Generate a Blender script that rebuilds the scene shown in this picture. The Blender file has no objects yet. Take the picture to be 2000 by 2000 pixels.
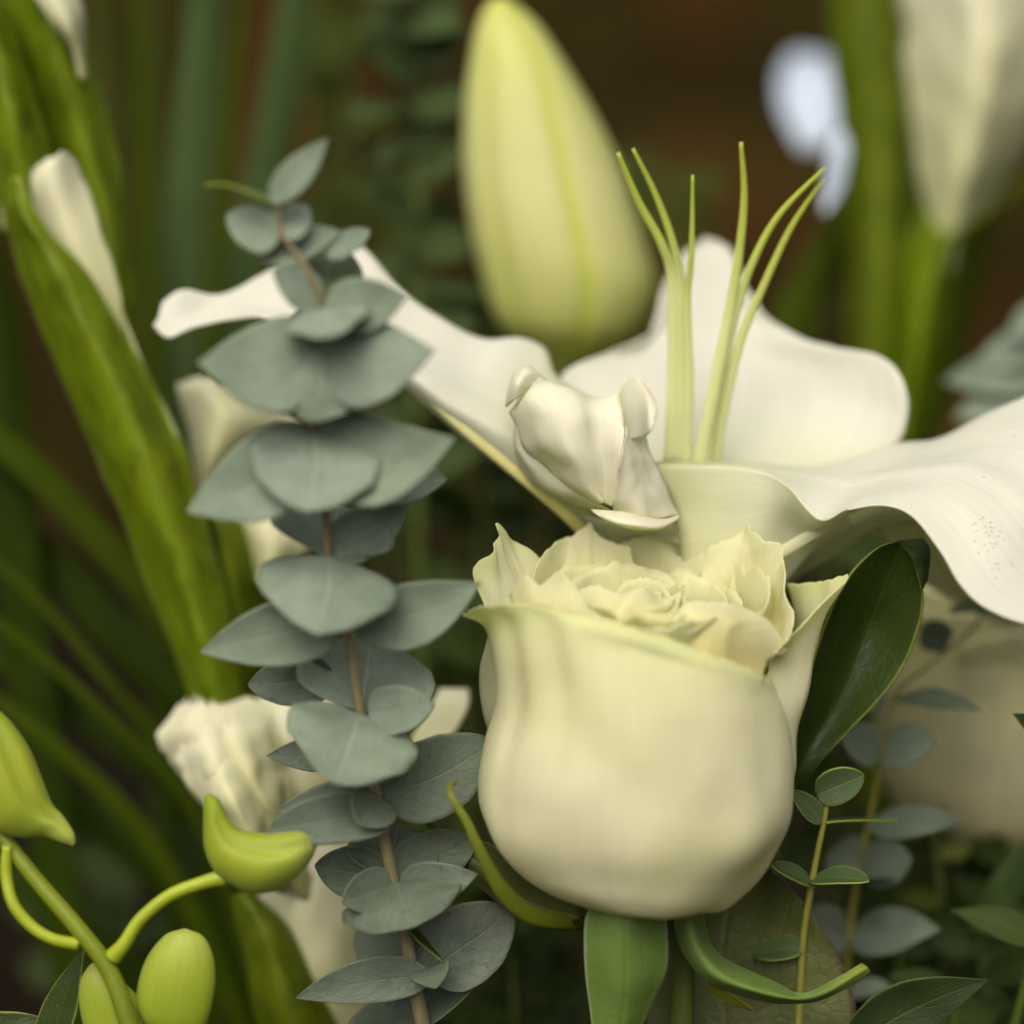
import bpy, math, random
import numpy as np
from mathutils import Vector, Matrix, noise as mnoise

scene = bpy.context.scene
COL = scene.collection
random.seed(7)
RNG = np.random.RandomState(5)

# ------------------------------------------------------------------ camera
CAM = np.array([0.0, 0.0, 0.40])
PITCH = math.radians(12)
FOC = 0.5
RV = np.array([1.0, 0, 0])
FV = np.array([0, math.cos(PITCH), -math.sin(PITCH)])
UV_ = np.array([0, math.sin(PITCH), math.cos(PITCH)])
cam = bpy.data.cameras.new('camera')
cam.lens = 90
cam.sensor_width = 36
cam.clip_start = 0.01
cam.clip_end = 200
cam.dof.use_dof = True
cam.dof.focus_distance = FOC
cam.dof.aperture_fstop = 3.4
cam.dof.aperture_blades = 9
camo = bpy.data.objects.new('camera', cam)
COL.objects.link(camo)
camo.location = CAM.tolist()
camo.rotation_euler = (math.pi / 2 - PITCH, 0, 0)
scene.camera = camo

# ------------------------------------------------------------------ light
SUN_EL, SUN_AZ = math.radians(54), math.radians(200)      # azimuth from +Y (behind the flowers) towards +X
w = bpy.data.worlds.new('World')
scene.world = w
w.use_nodes = True
nt = w.node_tree
sky = nt.nodes.new('ShaderNodeTexSky')
sky.sky_type = 'NISHITA'
sky.sun_disc = False
sky.sun_elevation = SUN_EL
sky.sun_rotation = SUN_AZ
sky.air_density = 0.25
sky.dust_density = 8.0
sky.ozone_density = 0.3
nt.nodes['Background'].inputs['Strength'].default_value = 0.13
nt.links.new(sky.outputs[0], nt.nodes['Background'].inputs['Color'])
sun = bpy.data.lights.new('sun', 'SUN')
sun.energy = 1.5
sun.angle = math.radians(70)
sun.color = (1.0, 0.985, 0.80)
suno = bpy.data.objects.new('sun', sun)
COL.objects.link(suno)
sd = Vector((math.sin(SUN_AZ) * math.cos(SUN_EL), math.cos(SUN_AZ) * math.cos(SUN_EL), math.sin(SUN_EL)))
suno.rotation_euler = sd.to_track_quat('Z', 'Y').to_euler()
suno.location = (0, 1, 3)
vs = scene.view_settings
vs.view_transform = 'Standard'
vs.look = 'None'
vs.exposure = 0.27
vs.gamma = 1.0
vs.use_curve_mapping = False
scene.render.resolution_x = 1024
scene.render.resolution_y = 1024

# ------------------------------------------------------------------ helpers: geometry
K = 2000 / 1932.0


def wpt(p):
    """points (px, py, depth mm) of the 20 cm wide subject frame -> world metres"""
    p = np.asarray(p, float)
    d = FOC + p[..., 2] / 1000.0
    x = (p[..., 0] - 1000) * 0.0002 * d
    y = (1000 - p[..., 1]) * 0.0002 * d
    return CAM + x[..., None] * RV + y[..., None] * UV_ + d[..., None] * FV


def cr(a, n):
    """Catmull-Rom resampling of an array along axis 0"""
    a = np.asarray(a, float)
    m = len(a)
    if m == 1:
        return np.repeat(a, n, 0)
    ext = np.concatenate([[2 * a[0] - a[1]], a, [2 * a[-1] - a[-2]]])
    t = np.linspace(0, m - 1, n)
    i = np.minimum(t.astype(int), m - 2)
    f = (t - i).reshape((-1,) + (1,) * (a.ndim - 1))
    p0, p1, p2, p3 = ext[i], ext[i + 1], ext[i + 2], ext[i + 3]
    return 0.5 * (2 * p1 + (p2 - p0) * f + (2 * p0 - 5 * p1 + 4 * p2 - p3) * f ** 2 + (3 * p1 - p0 - 3 * p2 + p3) * f ** 3)


def noise_grid(g, scale, seed):
    sh = g.shape[:2]
    flat = (g.reshape(-1, 3) * scale + seed * 13.7)
    return np.array([mnoise.noise(Vector(q)) for q in flat]).reshape(sh)


def grid_normals(g):
    du = np.gradient(g, axis=1)
    dv = np.gradient(g, axis=0)
    n = np.cross(du, dv)
    return n / (np.linalg.norm(n, axis=2, keepdims=True) + 1e-9)


def mesh_grid(name, W, mat, parent, thick=0.0004, closed=False, label=None, uvfun=None):
    nv, nu = W.shape[:2]
    loc = np.array(parent.location) if parent is not None else np.zeros(3)
    if parent is not None and parent.parent is not None:
        loc = np.array(parent.parent.location) + loc
    verts = (W.reshape(-1, 3) - loc).tolist()
    faces = []
    uvs = []
    cols = nu if closed else nu - 1
    for j in range(nv - 1):
        for i in range(cols):
            i2 = (i + 1) % nu
            faces.append((j * nu + i, j * nu + i2, (j + 1) * nu + i2, (j + 1) * nu + i))
            u0, u1 = i / cols, (i + 1) / cols
            v0, v1 = j / (nv - 1), (j + 1) / (nv - 1)
            uvs += [(u0, v0), (u1, v0), (u1, v1), (u0, v1)]
    me = bpy.data.meshes.new(name)
    me.from_pydata(verts, [], faces)
    uvl = me.uv_layers.new(name='UVMap')
    uvl.data.foreach_set('uv', np.array(uvs, dtype=np.float32).ravel())
    me.polygons.foreach_set('use_smooth', [True] * len(faces))
    me.materials.append(mat)
    me.update()
    o = bpy.data.objects.new(name, me)
    COL.objects.link(o)
    o.parent = parent
    if label:
        o['label'] = label
    if thick and not closed:
        s = o.modifiers.new('thickness', 'SOLIDIFY')
        s.thickness = thick
        s.offset = 0
    return o


def S10(g):
    g = np.array(g, float)
    g[..., 2] *= 10
    return g


def U10(g):
    g = np.array(g, float)
    g[..., 2] /= 10
    return g


def sheet(name, rows, mat, parent, nu=28, nv=36, thick=0.00028, wob=0, wobs=0.012, ragged=0, bumps=(), label=None, seed=None):
    """petal or leaf: rows run base to tip, each row of (px, py, mm) across"""
    seed = seed if seed is not None else RNG.randint(1000)
    g = np.array([cr(r, nu) for r in rows])
    g = S10(cr(g, nv))
    uu, vv = np.meshgrid(np.linspace(0, 1, nu), np.linspace(0, 1, nv))
    nrm = grid_normals(g)
    if wob:
        g = g + nrm * (noise_grid(g, wobs, seed) * wob)[..., None]
    for (bu, bv, su, sv, amp) in bumps:
        g = g + nrm * (amp * np.exp(-((uu - bu) / su) ** 2 - ((vv - bv) / sv) ** 2))[..., None]
    if ragged:
        dv = np.gradient(g, axis=0)
        dv /= np.linalg.norm(dv, axis=2, keepdims=True) + 1e-6
        rn = np.array([mnoise.noise(Vector((i * 0.35, seed, 1.3))) + .5 * mnoise.noise(Vector((i * 0.9, seed, 4.3))) for i in range(nu)])
        g = g + dv * (ragged * rn[None, :] * vv ** 6)[..., None]
        rs = np.array([[mnoise.noise(Vector((j * 0.3, seed + s * 9, 7.7))) for s in (0, 1)] for j in range(nv)])
        du = np.gradient(g, axis=1)
        du /= np.linalg.norm(du, axis=2, keepdims=True) + 1e-6
        g = g + du * (ragged * .5 * (rs[:, :1] * (1 - uu) ** 8 - rs[:, 1:] * uu ** 8))[..., None]
    return mesh_grid(name, wpt(U10(g)), mat, parent, thick, label=label)


PROF = {
    'euc': [(0, .10), (.05, .42), (.15, .80), (.32, 1.0), (.5, .97), (.68, .76), (.83, .46), (.93, .2), (1, .01)],
    'euc2': [(0, .30), (.05, .66), (.18, .94), (.36, 1.0), (.55, .88), (.72, .64), (.86, .36), (.95, .15), (1, .01)],
    'clasp': [(0, .30), (.05, .68), (.18, .95), (.38, 1.0), (.62, .90), (.82, .60), (.94, .30), (1, .03)],
    'round': [(0, .10), (.04, .45), (.13, .80), (.32, .99), (.5, 1.0), (.7, .88), (.86, .60), (.95, .33), (1, .03)],
    'lance': [(0, .05), (.1, .35), (.25, .75), (.42, 1.0), (.6, .92), (.78, .6), (.9, .28), (1, .01)],
    'blade': [(0, .8), (.2, 1.0), (.5, .95), (.8, .6), (1, .02)],
    'strip': [(0, 1.0), (.5, 1.0), (1, 1.0)],
}


def leaf(name, B, T, wdt, mat, parent, roll=0, bend=0, side=0, cup=.18, prof='euc', wob=5, thick=0.0003, nu=17, nv=26, label=None, droop=0, wav=0):
    """B base, T tip (px, py, mm); wdt half width px; roll turns it about its midrib (0 faces the viewer);
    bend bows it along its normal, side bows the midrib within the blade"""
    Bv, Tv = S10(np.array(B)), S10(np.array(T))
    A = Tv - Bv
    L = np.linalg.norm(A)
    a = A / L
    z = np.array([0, 0, 1.0])
    s0 = np.cross(z, a)
    if np.linalg.norm(s0) < .05:
        s0 = np.array([1.0, 0, 0])
    s0 /= np.linalg.norm(s0)
    n0 = np.cross(a, s0)
    r = math.radians(abs(roll)) * (1 if a[0] < 0 else -1)
    s = s0 * math.cos(r) + n0 * math.sin(r)
    n = np.cross(a, s)
    if n[2] > 0:
        n = -n
    pf = PROF[prof]
    t = np.linspace(0, 1, nv)
    ww = np.interp(t, [p[0] for p in pf], [p[1] for p in pf])
    if prof != 'strip':
        kk = np.array([.25, .5, .25])
        ww[1:-1] = np.convolve(ww, kk, 'same')[1:-1]
    ww = ww * wdt
    q = np.linspace(-1, 1, nu)
    mid = Bv + np.outer(t, A) + np.outer(4 * t * (1 - t), n * bend + s * side) + np.outer(t ** 2, np.array([0, droop, 0]))
    g = mid[:, None, :] + s * (ww[:, None] * q[None, :])[..., None] + n * (cup * ww[:, None] * (np.abs(q)[None, :] ** 1.6))[..., None]
    if wav:
        g = g + n * (wav * np.sin(t * 17 + wdt)[:, None] * np.abs(q)[None, :] ** 2)[..., None]
    if wob:
        g = g + n * (noise_grid(g, 0.013, RNG.randint(1000)) * wob)[..., None]
    return mesh_grid(name, wpt(U10(g)), mat, parent, thick, label=label)


def tube(name, pts, rad, mat, parent, seg=12, n=40, flat=1.0, label=None, wpts=None, cap=True):
    """swept stem through (px, py, mm) with radii px; wpts appends world points (x, y, z, r)"""
    P = cr(np.array(pts, float), n)
    Rr = cr(np.array(rad, float)[:, None], n)[:, 0] if len(rad) > 1 else np.full(n, rad[0])
    W = wpt(P)
    Rw = Rr * 1e-4 * (FOC + P[:, 2] / 1000) / FOC
    if wpts is not None:
        ww = np.array(wpts, float)
        allp = np.concatenate([W[-1:], ww[:, :3]])
        ext = cr(allp, 16)[1:]
        W = np.concatenate([W, ext])
        Rw = np.concatenate([Rw, np.linspace(Rw[-1], ww[-1, 3], 15)])
    N = len(W)
    tan = np.gradient(W, axis=0)
    tan /= np.linalg.norm(tan, axis=1, keepdims=True) + 1e-12
    ref = FV
    s = np.cross(tan, ref)
    s /= np.linalg.norm(s, axis=1, keepdims=True) + 1e-12
    b = np.cross(s, tan)
    th = np.linspace(0, 2 * math.pi, seg, endpoint=False)
    g = W[:, None, :] + Rw[:, None, None] * (np.cos(th)[None, :, None] * s[:, None, :] + flat * np.sin(th)[None, :, None] * b[:, None, :])
    if cap:
        g = np.concatenate([np.repeat(W[:1, None, :], seg, 1), g, np.repeat(W[-1:, None, :], seg, 1)])
    return mesh_grid(name, g, mat, parent, 0, closed=True, label=label)


def ground_run(p, r=0.002, pull=0.5):
    """world points carrying a stem on down to the soil"""
    W = wpt(np.array(p, float))
    c = np.array([0.02, 0.56])
    e = W[:2] + (c - W[:2]) * pull
    m = W[:2] + (c - W[:2]) * pull * .45
    return [(m[0], m[1], W[2] * .5, r), (e[0], e[1], -0.01, r)]


def thing(name, label, cat, base, group=None):
    o = bpy.data.objects.new(name, None)
    o.empty_display_size = 0.005
    COL.objects.link(o)
    o.location = wpt(np.array(base, float)).tolist()
    o['label'] = label
    o['category'] = cat
    if group:
        o['group'] = group
    return o


def F(*pts):
    """points read off in units of 1/1932 of the frame"""
    return [(p[0] * K, p[1] * K, p[2]) for p in pts]


# ------------------------------------------------------------------ helpers: materials
def lin(r, g, b):
    return tuple(((c / 255 / 12.92) if c / 255 <= .04045 else ((c / 255 + .055) / 1.055) ** 2.4) for c in (r, g, b))


class N:
    def __init__(self, name):
        self.m = bpy.data.materials.new(name)
        self.m.use_nodes = True
        self.t = self.m.node_tree
        self.t.nodes.clear()
        self.out = self.add('ShaderNodeOutputMaterial')

    def add(self, typ, **kw):
        n = self.t.nodes.new(typ)
        for k, v in kw.items():
            setattr(n, k, v)
        return n

    def link(self, a, b):
        self.t.links.new(a, b)

    def val(self, sock, v):
        if hasattr(v, 'is_output'):
            self.link(v, sock)
        else:
            sock.default_value = v

    def math(self, op, a, b=0.0, c=None, clamp=False):
        n = self.add('ShaderNodeMath', operation=op, use_clamp=clamp)
        self.val(n.inputs[0], a)
        self.val(n.inputs[1], b)
        if c is not None:
            self.val(n.inputs[2], c)
        return n.outputs[0]

    def mix(self, f, a, b, blend='MIX'):
        n = self.add('ShaderNodeMix', data_type='RGBA', blend_type=blend)
        self.val(n.inputs[0], f)
        for s, v in ((n.inputs[6], a), (n.inputs[7], b)):
            self.val(s, v if hasattr(v, 'is_output') else (v[0], v[1], v[2], 1))
        return n.outputs[2]

    def ramp(self, f, stops):
        n = self.add('ShaderNodeValToRGB')
        cr_ = n.color_ramp
        while len(cr_.elements) < len(stops):
            cr_.elements.new(.5)
        for e, (p, c) in zip(cr_.elements, stops):
            e.position = p
            e.color = (c[0], c[1], c[2], 1)
        self.val(n.inputs[0], f)
        return n.outputs[0]

    def mapr(self, f, a, b, c, d):
        n = self.add('ShaderNodeMapRange')
        self.val(n.inputs[0], f)
        for i, v in enumerate((a, b, c, d)):
            n.inputs[i + 1].default_value = v
        return n.outputs[0]

    def uv(self):
        n = self.add('ShaderNodeUVMap')
        s = self.add('ShaderNodeSeparateXYZ')
        self.link(n.outputs[0], s.inputs[0])
        return n.outputs[0], s.outputs[0], s.outputs[1]

    def noise(self, vec, scale, detail=3, rough=.5):
        n = self.add('ShaderNodeTexNoise')
        self.link(vec, n.inputs['Vector'])
        n.inputs['Scale'].default_value = scale
        n.inputs['Detail'].default_value = detail
        n.inputs['Roughness'].default_value = rough
        return n.outputs[0]

    def scaled(self, vec, s):
        n = self.add('ShaderNodeVectorMath', operation='MULTIPLY')
        self.link(vec, n.inputs[0])
        n.inputs[1].default_value = s
        return n.outputs[0]

    def obj(self):
        return self.add('ShaderNodeTexCoord').outputs['Object']

    def finish(self, col, trans_col, trans, rough, spec=.4, bump=None, bstr=.3, bdist=.0003, sheen=0):
        b = self.add('ShaderNodeBsdfPrincipled')
        self.val(b.inputs['Base Color'], col)
        self.val(b.inputs['Roughness'], rough)
        b.inputs['Specular IOR Level'].default_value = spec
        if sheen:
            b.inputs['Sheen Weight'].default_value = sheen
        t = self.add('ShaderNodeBsdfTranslucent')
        self.val(t.inputs['Color'], trans_col)
        if bump is not None:
            bn = self.add('ShaderNodeBump')
            bn.inputs['Strength'].default_value = bstr
            bn.inputs['Distance'].default_value = bdist
            self.link(bump, bn.inputs['Height'])
            self.link(bn.outputs[0], b.inputs['Normal'])
            self.link(bn.outputs[0], t.inputs['Normal'])
        mx = self.add('ShaderNodeMixShader')
        self.val(mx.inputs[0], trans)
        self.link(b.outputs[0], mx.inputs[1])
        self.link(t.outputs[0], mx.inputs[2])
        self.link(mx.outputs[0], self.out.inputs[0])
        return self.m


def petal_mat(name, stops, trans=.3, rough=.5, streak=.10, mott=.10, tint=None, edge=None, spots=False, ribs=None, tsat=1.0):
    n = N(name)
    uvv, u, v = n.uv()
    ob = n.obj()
    col = n.ramp(v, stops)
    st = n.noise(n.scaled(uvv, (46, 2.2, 1)), 1.0, 4, .6)
    mo = n.noise(ob, 55, 3)
    f = n.math('ADD', n.mapr(st, .3, .7, 1 - streak, 1 + streak * .5), n.mapr(mo, .3, .7, -mott, mott * .6))
    mulc = n.add('ShaderNodeCombineColor')
    for i in range(3):
        n.val(mulc.inputs[i], f)
    col = n.mix(1.0, col, mulc.outputs[0], 'MULTIPLY')
    if tint:
        col = n.mix(n.mapr(n.noise(ob, 38, 2), .48, .72, 0, .8), col, tint)
    if ribs:
        au = n.math('ABSOLUTE', n.math('SUBTRACT', u, .5))
        col = n.mix(n.mapr(au, 0.0, .06, .85, 0), col, ribs)
    if edge:
        au = n.math('ABSOLUTE', n.math('SUBTRACT', u, .5))
        e = n.math('MAXIMUM', n.mapr(au, .47, .5, 0, .6), n.mapr(v, .97, 1.0, 0, .6))
        e = n.math('MULTIPLY', e, n.mapr(n.noise(ob, 240, 3), .45, .65, 0, 1))
        col = n.mix(e, col, edge)
    if spots:
        vo = n.add('ShaderNodeTexVoronoi')
        n.link(ob, vo.inputs['Vector'])
        vo.inputs['Scale'].default_value = 1700
        clus = n.add('ShaderNodeVectorMath', operation='DISTANCE')
        n.link(uvv, clus.inputs[0])
        clus.inputs[1].default_value = (.30, .70, 0)
        near = n.mapr(clus.outputs['Value'], .01, .11, .55, .0)
        rnd = n.add('ShaderNodeSeparateColor')
        n.link(vo.outputs['Color'], rnd.inputs[0])
        on = n.math('LESS_THAN', rnd.outputs[0], n.math('ADD', near, .006))
        dot = n.math('MULTIPLY', on, n.mapr(vo.outputs['Distance'], .18, .32, 1, 0), clamp=True)
        col = n.mix(dot, col, (.16, .03, .015))
    bmp = n.math('ADD', n.math('MULTIPLY', st, .7), n.math('MULTIPLY', n.noise(ob, 330, 3), .5))
    tc = n.mix(1.0, col, (.98, 1.0, .84), 'MULTIPLY')
    return n.finish(col, tc, trans, rough, .3, bmp, .22, .0005, sheen=.1)


def leaf_mat(name, base, dark, rib, edgec=None, trans=.2, rough=.45, spec=.4, veins=7, veinamt=.35, net=.3, mott=.5, speck=0, ribw=.02, bump=.35, tipc=None, mscale=70):
    n = N(name)
    uvv, u, v = n.uv()
    ob = n.obj()
    col = n.mix(n.mapr(n.noise(ob, mscale, 4, .6), .35, .68, 0, mott), base, dark)
    au = n.math('ABSOLUTE', n.math('SUBTRACT', u, .5))
    wob = n.math('MULTIPLY', n.math('SUBTRACT', n.noise(n.scaled(uvv, (6, 6, 1)), 1.0, 2), .5), .8)
    ph = n.math('ADD', n.math('SUBTRACT', n.math('MULTIPLY', v, veins), n.math('MULTIPLY', au, veins * .75)), wob)
    side = n.math('ABSOLUTE', n.math('SUBTRACT', n.math('FRACT', ph), .5))
    sidem = n.mapr(side, .0, .07, 1, 0)
    ribm = n.mapr(au, ribw * .4, ribw * 1.6, 1, 0)
    vo = n.add('ShaderNodeTexVoronoi', feature='DISTANCE_TO_EDGE')
    n.link(n.scaled(uvv, (9, 17, 1)), vo.inputs['Vector'])
    vo.inputs['Scale'].default_value = 1.6
    netm = n.mapr(vo.outputs['Distance'], .01, .07, 1, 0)
    col = n.mix(n.math('MULTIPLY', sidem, veinamt, clamp=True), col, rib)
    col = n.mix(n.math('MULTIPLY', netm, net, clamp=True), col, dark)
    col = n.mix(n.math('MULTIPLY', ribm, .75, clamp=True), col, rib)
    if tipc:
        col = n.mix(n.mapr(v, .8, 1.0, 0, .8), col, tipc)
    if speck:
        sp = n.noise(n.scaled(ob, (1, 1, 1)), 900, 2, .6)
        fl = n.noise(n.scaled(uvv, (26, 9, 1)), 1.0, 4, .7)
        col = n.mix(n.mapr(sp, .60, .70, 0, speck), col, tuple(c * .35 for c in dark))
        col = n.mix(n.mapr(fl, .56, .70, 0, speck), col, dark)
        col = n.mix(n.mapr(fl, .42, .30, 0, .25), col, tuple(min(1, c * 1.5) for c in base))
    rn = n.add('ShaderNodeObjectInfo').outputs['Random']
    col = n.mix(n.mapr(rn, 0, 1, 0, .42), col, tuple(c * k for c, k in zip(dark, (.95, 1.0, .8))))
    if edgec:
        col = n.mix(n.mapr(au, .468, .49, 0, .85), col, edgec)
    bmp = n.math('SUBTRACT', n.math('MULTIPLY', n.noise(ob, 420, 3), .6), n.math('ADD', n.math('MULTIPLY', sidem, .5), n.math('ADD', n.math('MULTIPLY', netm, .3), ribm)))
    tc = n.mix(1.0, col, (1.3, 1.35, .6), 'MULTIPLY')
    return n.finish(col, tc, trans, rough, spec, bmp, bump, .0004)


def stem_mat(name, c1, c2, rough=.5, sc=160, trans=.05):
    n = N(name)
    uvv, u, v = n.uv()
    ob = n.obj()
    col = n.mix(n.mapr(n.noise(n.scaled(ob, (1, 1, .35)), sc, 4, .65), .38, .64, 0, 1), c1, c2)
    return n.finish(col, col, trans, rough, .4, n.noise(ob, 500, 3), .3, .0003)


def bract_mat(name, base, dark, yellow, edgec, trans=.3, spec=.2):
    n = N(name)
    uvv, u, v = n.uv()
    ob = n.obj()
    col = n.mix(n.mapr(n.noise(n.scaled(uvv, (2.2, 3.0, 1)), 1.3, 4, .6), .42, .62, 0, .75), base, dark)
    st = n.noise(n.scaled(uvv, (14, 5, 1)), 1.0, 4, .6)
    col = n.mix(n.mapr(st, .5, .68, 0, .4), col, yellow)
    col = n.mix(n.mapr(n.noise(ob, 150, 4, .65), .50, .66, 0, .22), col, yellow)
    col = n.mix(n.mapr(n.noise(n.scaled(ob, (1, 1, .5)), 210, 3, .6), .54, .68, 0, .5), col, dark)
    par = n.math('ABSOLUTE', n.math('SUBTRACT', n.math('FRACT', n.math('MULTIPLY', u, 16)), .5))
    col = n.mix(n.mapr(par, 0, .18, .10, 0), col, dark)
    au = n.math('ABSOLUTE', n.math('SUBTRACT', u, .5))
    col = n.mix(n.mapr(au, .47, .495, 0, .7), col, edgec)
    return n.finish(col, n.mix(1, col, (1.25, 1.25, .5), 'MULTIPLY'), trans, .5, spec, n.math('ADD', st, par), .18, .0004)


M = {}
M['rose_outer'] = petal_mat('rose_outer_petal', [(0, (.70, .69, .38)), (.12, (.83, .81, .60)), (.5, (.86, .845, .64)), (.8, (.84, .84, .57)), (1, (.80, .83, .48))],
                            trans=.55, streak=.03, mott=.05, tint=(.77, .77, .47), edge=(.72, .70, .40))
M['rose_inner'] = petal_mat('rose_inner_petal', [(0, (.82, .74, .30)), (.5, (.84, .81, .50)), (.85, (.85, .84, .60)), (1, (.85, .85, .63))],
                            trans=.6, streak=.05, mott=.07, edge=(.76, .74, .36))
M['lily'] = petal_mat('lily_petal', [(0, (.60, .64, .28)), (.10, (.74, .76, .58)), (.25, (.79, .795, .72)), (1, (.79, .79, .725))], trans=.45, streak=.05, mott=.04)
M['lily_spot'] = petal_mat('lily_petal_with_pollen', [(0, (.60, .64, .28)), (.10, (.74, .76, .58)), (.25, (.79, .795, .72)), (1, (.79, .79, .725))], trans=.45, streak=.06, mott=.04, spots=True)
M['lily_under'] = petal_mat('lily_petal_underside', [(0, (.64, .66, .26)), (.3, (.78, .78, .58)), (1, (.80, .80, .68))], trans=.5, streak=.06, mott=.05, ribs=(.62, .62, .12))
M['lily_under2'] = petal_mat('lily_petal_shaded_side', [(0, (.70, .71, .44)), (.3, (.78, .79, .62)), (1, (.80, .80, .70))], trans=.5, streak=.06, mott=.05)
M['lily_old'] = petal_mat('lily_curled_petal', [(0, (.80, .78, .60)), (.3, (.87, .86, .76)), (1, (.88, .87, .79))], trans=.52, streak=.03, mott=.05, edge=(.45, .30, .16))
M['filament'] = petal_mat('lily_filament', [(0, (.50, .44, .16)), (.05, (.50, .60, .06)), (.35, (.62, .70, .14)), (.6, (.76, .81, .38)), (1, (.80, .82, .48))], trans=.4, streak=.05, mott=.05)
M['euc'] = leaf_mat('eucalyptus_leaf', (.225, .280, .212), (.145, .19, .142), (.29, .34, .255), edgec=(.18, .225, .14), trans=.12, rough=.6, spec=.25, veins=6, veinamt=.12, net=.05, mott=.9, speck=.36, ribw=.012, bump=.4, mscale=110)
M['euc_shaded'] = leaf_mat('eucalyptus_shaded_leaf', (.11, .145, .075), (.08, .11, .05), (.18, .22, .12), trans=.15, rough=.6, spec=.25, veins=6, veinamt=.12, net=.05, mott=.7, ribw=.012)  # darker leaf copy: the shade on an underside is put into the colour
M['euc_dark'] = leaf_mat('eucalyptus_dark_leaf', (.145, .182, .135), (.07, .094, .066), (.19, .23, .165), edgec=(.15, .18, .10), trans=.10, rough=.55, spec=.3, veins=6, veinamt=.12, net=.08, mott=.8, speck=.5, ribw=.012, bump=.5, mscale=120)  # darker version of the eucalyptus leaf
M['euc_green'] = leaf_mat('young_eucalyptus_leaf', (.065, .105, .035), (.04, .07, .025), (.15, .2, .05), edgec=(.30, .36, .04), trans=.15, rough=.5, veins=6, veinamt=.15, net=.1, mott=.7, ribw=.02)
M['euc_stem'] = stem_mat('eucalyptus_stem', (.28, .235, .12), (.17, .15, .075), .6, 300)
M['euc_stem_green'] = stem_mat('young_eucalyptus_stem', (.25, .24, .04), (.16, .17, .03), .5, 200)
M['bud'] = None
M['bract'] = bract_mat('gladiolus_bract', (.155, .235, .006), (.065, .11, .003), (.27, .29, .008), (.44, .48, .15))
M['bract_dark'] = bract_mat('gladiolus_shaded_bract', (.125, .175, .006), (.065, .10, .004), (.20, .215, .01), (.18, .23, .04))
M['glad_petal'] = petal_mat('gladiolus_petal', [(0, (.58, .62, .24)), (.4, (.76, .76, .48)), (1, (.84, .83, .68))], trans=.45, streak=.05, mott=.05, tint=(.76, .77, .46), edge=(.5, .42, .22))
M['orchid_bud'] = petal_mat('orchid_bud', [(0, (.27, .36, .015)), (.5, (.38, .48, .04)), (1, (.54, .62, .14))], trans=.42, streak=.09, mott=.12, rough=.45, tint=(.46, .50, .04))
M['orchid_stem'] = stem_mat('orchid_stem', (.17, .215, .012), (.13, .17, .01), .38, 60, .1)
M['pedicel'] = stem_mat('orchid_pedicel', (.33, .40, .02), (.26, .33, .02), .38, 60, .15)
M['dark_leaf'] = leaf_mat('dark_glossy_leaf', (.032, .056, .006), (.022, .040, .005), (.085, .12, .012), edgec=(.2, .24, .03), trans=.2, rough=.38, veins=5, veinamt=.22, net=.1, mott=.6, ribw=.008)
M['rose_leaf'] = leaf_mat('rose_leaf', (.13, .15, .045), (.07, .09, .025), (.18, .20, .06), edgec=(.05, .035, .02), trans=.2, rough=.5, veins=7, veinamt=.35, net=.45, mott=.7, ribw=.015, bump=.7)
M['sepal'] = leaf_mat('rose_sepal', (.15, .235, .05), (.09, .155, .025), (.13, .20, .03), edgec=(.42, .46, .28), trans=.15, rough=.6, veins=3, veinamt=.1, net=.06, mott=.7, ribw=.03, tipc=(.2, .25, .02))
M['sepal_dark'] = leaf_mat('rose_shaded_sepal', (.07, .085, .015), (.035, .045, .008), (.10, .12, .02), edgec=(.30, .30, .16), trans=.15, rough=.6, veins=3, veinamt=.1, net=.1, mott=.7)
M['sepal_thin'] = leaf_mat('rose_thin_sepal', (.16, .19, .012), (.09, .12, .008), (.2, .24, .02), trans=.2, rough=.5, veins=3, veinamt=.1, net=.05, mott=.7, tipc=(.36, .14, .01))
M['stem'] = stem_mat('green_stem', (.10, .14, .02), (.06, .09, .015), .5, 80)
M['blade'] = bract_mat('long_green_leaf', (.048, .076, .002), (.028, .05, .0015), (.06, .082, .003), (.046, .072, .003), trans=.3, spec=.05)
M['blade_dark'] = bract_mat('deep_green_leaf', (.022, .040, .0015), (.012, .024, .001), (.03, .048, .002), (.022, .036, .002), trans=.2, spec=.05)
M['blade_sage'] = bract_mat('sage_green_stalk', (.056, .090, .032), (.03, .056, .012), (.064, .090, .016), (.052, .082, .024), trans=.15, spec=.05)
M['blade_olive'] = bract_mat('olive_stalk', (.040, .046, .006), (.022, .028, .003), (.05, .046, .004), (.034, .038, .005), trans=.15, spec=.05)
M['euc_far'] = leaf_mat('distant_eucalyptus_leaf', (.066, .098, .036), (.034, .054, .015), (.08, .105, .04), trans=.12, rough=.7, spec=.08, veins=5, veinamt=.1, net=.05, mott=.7)
M['bush_leaf'] = leaf_mat('bush_leaf', (.040, .066, .012), (.022, .040, .008), (.07, .10, .018), trans=.2, rough=.5, spec=.15, veins=6, veinamt=.2, net=.1, mott=.7)
M['deep_leaf'] = leaf_mat('deep_green_leaf_blade', (.020, .036, .008), (.012, .022, .005), (.035, .055, .012), edgec=(.06, .085, .02), trans=.12, rough=.5, spec=.15, veins=6, veinamt=.3, net=.15, mott=.7)
M['olive_leaf'] = leaf_mat('olive_leaf', (.062, .080, .014), (.03, .045, .008), (.08, .10, .02), trans=.2, rough=.7, spec=.08, veins=6, veinamt=.2, net=.1, mott=.7)
M['bush_leaf_light'] = leaf_mat('bright_bush_leaf', (.13, .15, .015), (.07, .09, .01), (.17, .19, .02), trans=.25, rough=.45, veins=6, veinamt=.2, net=.1, mott=.7)


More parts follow.
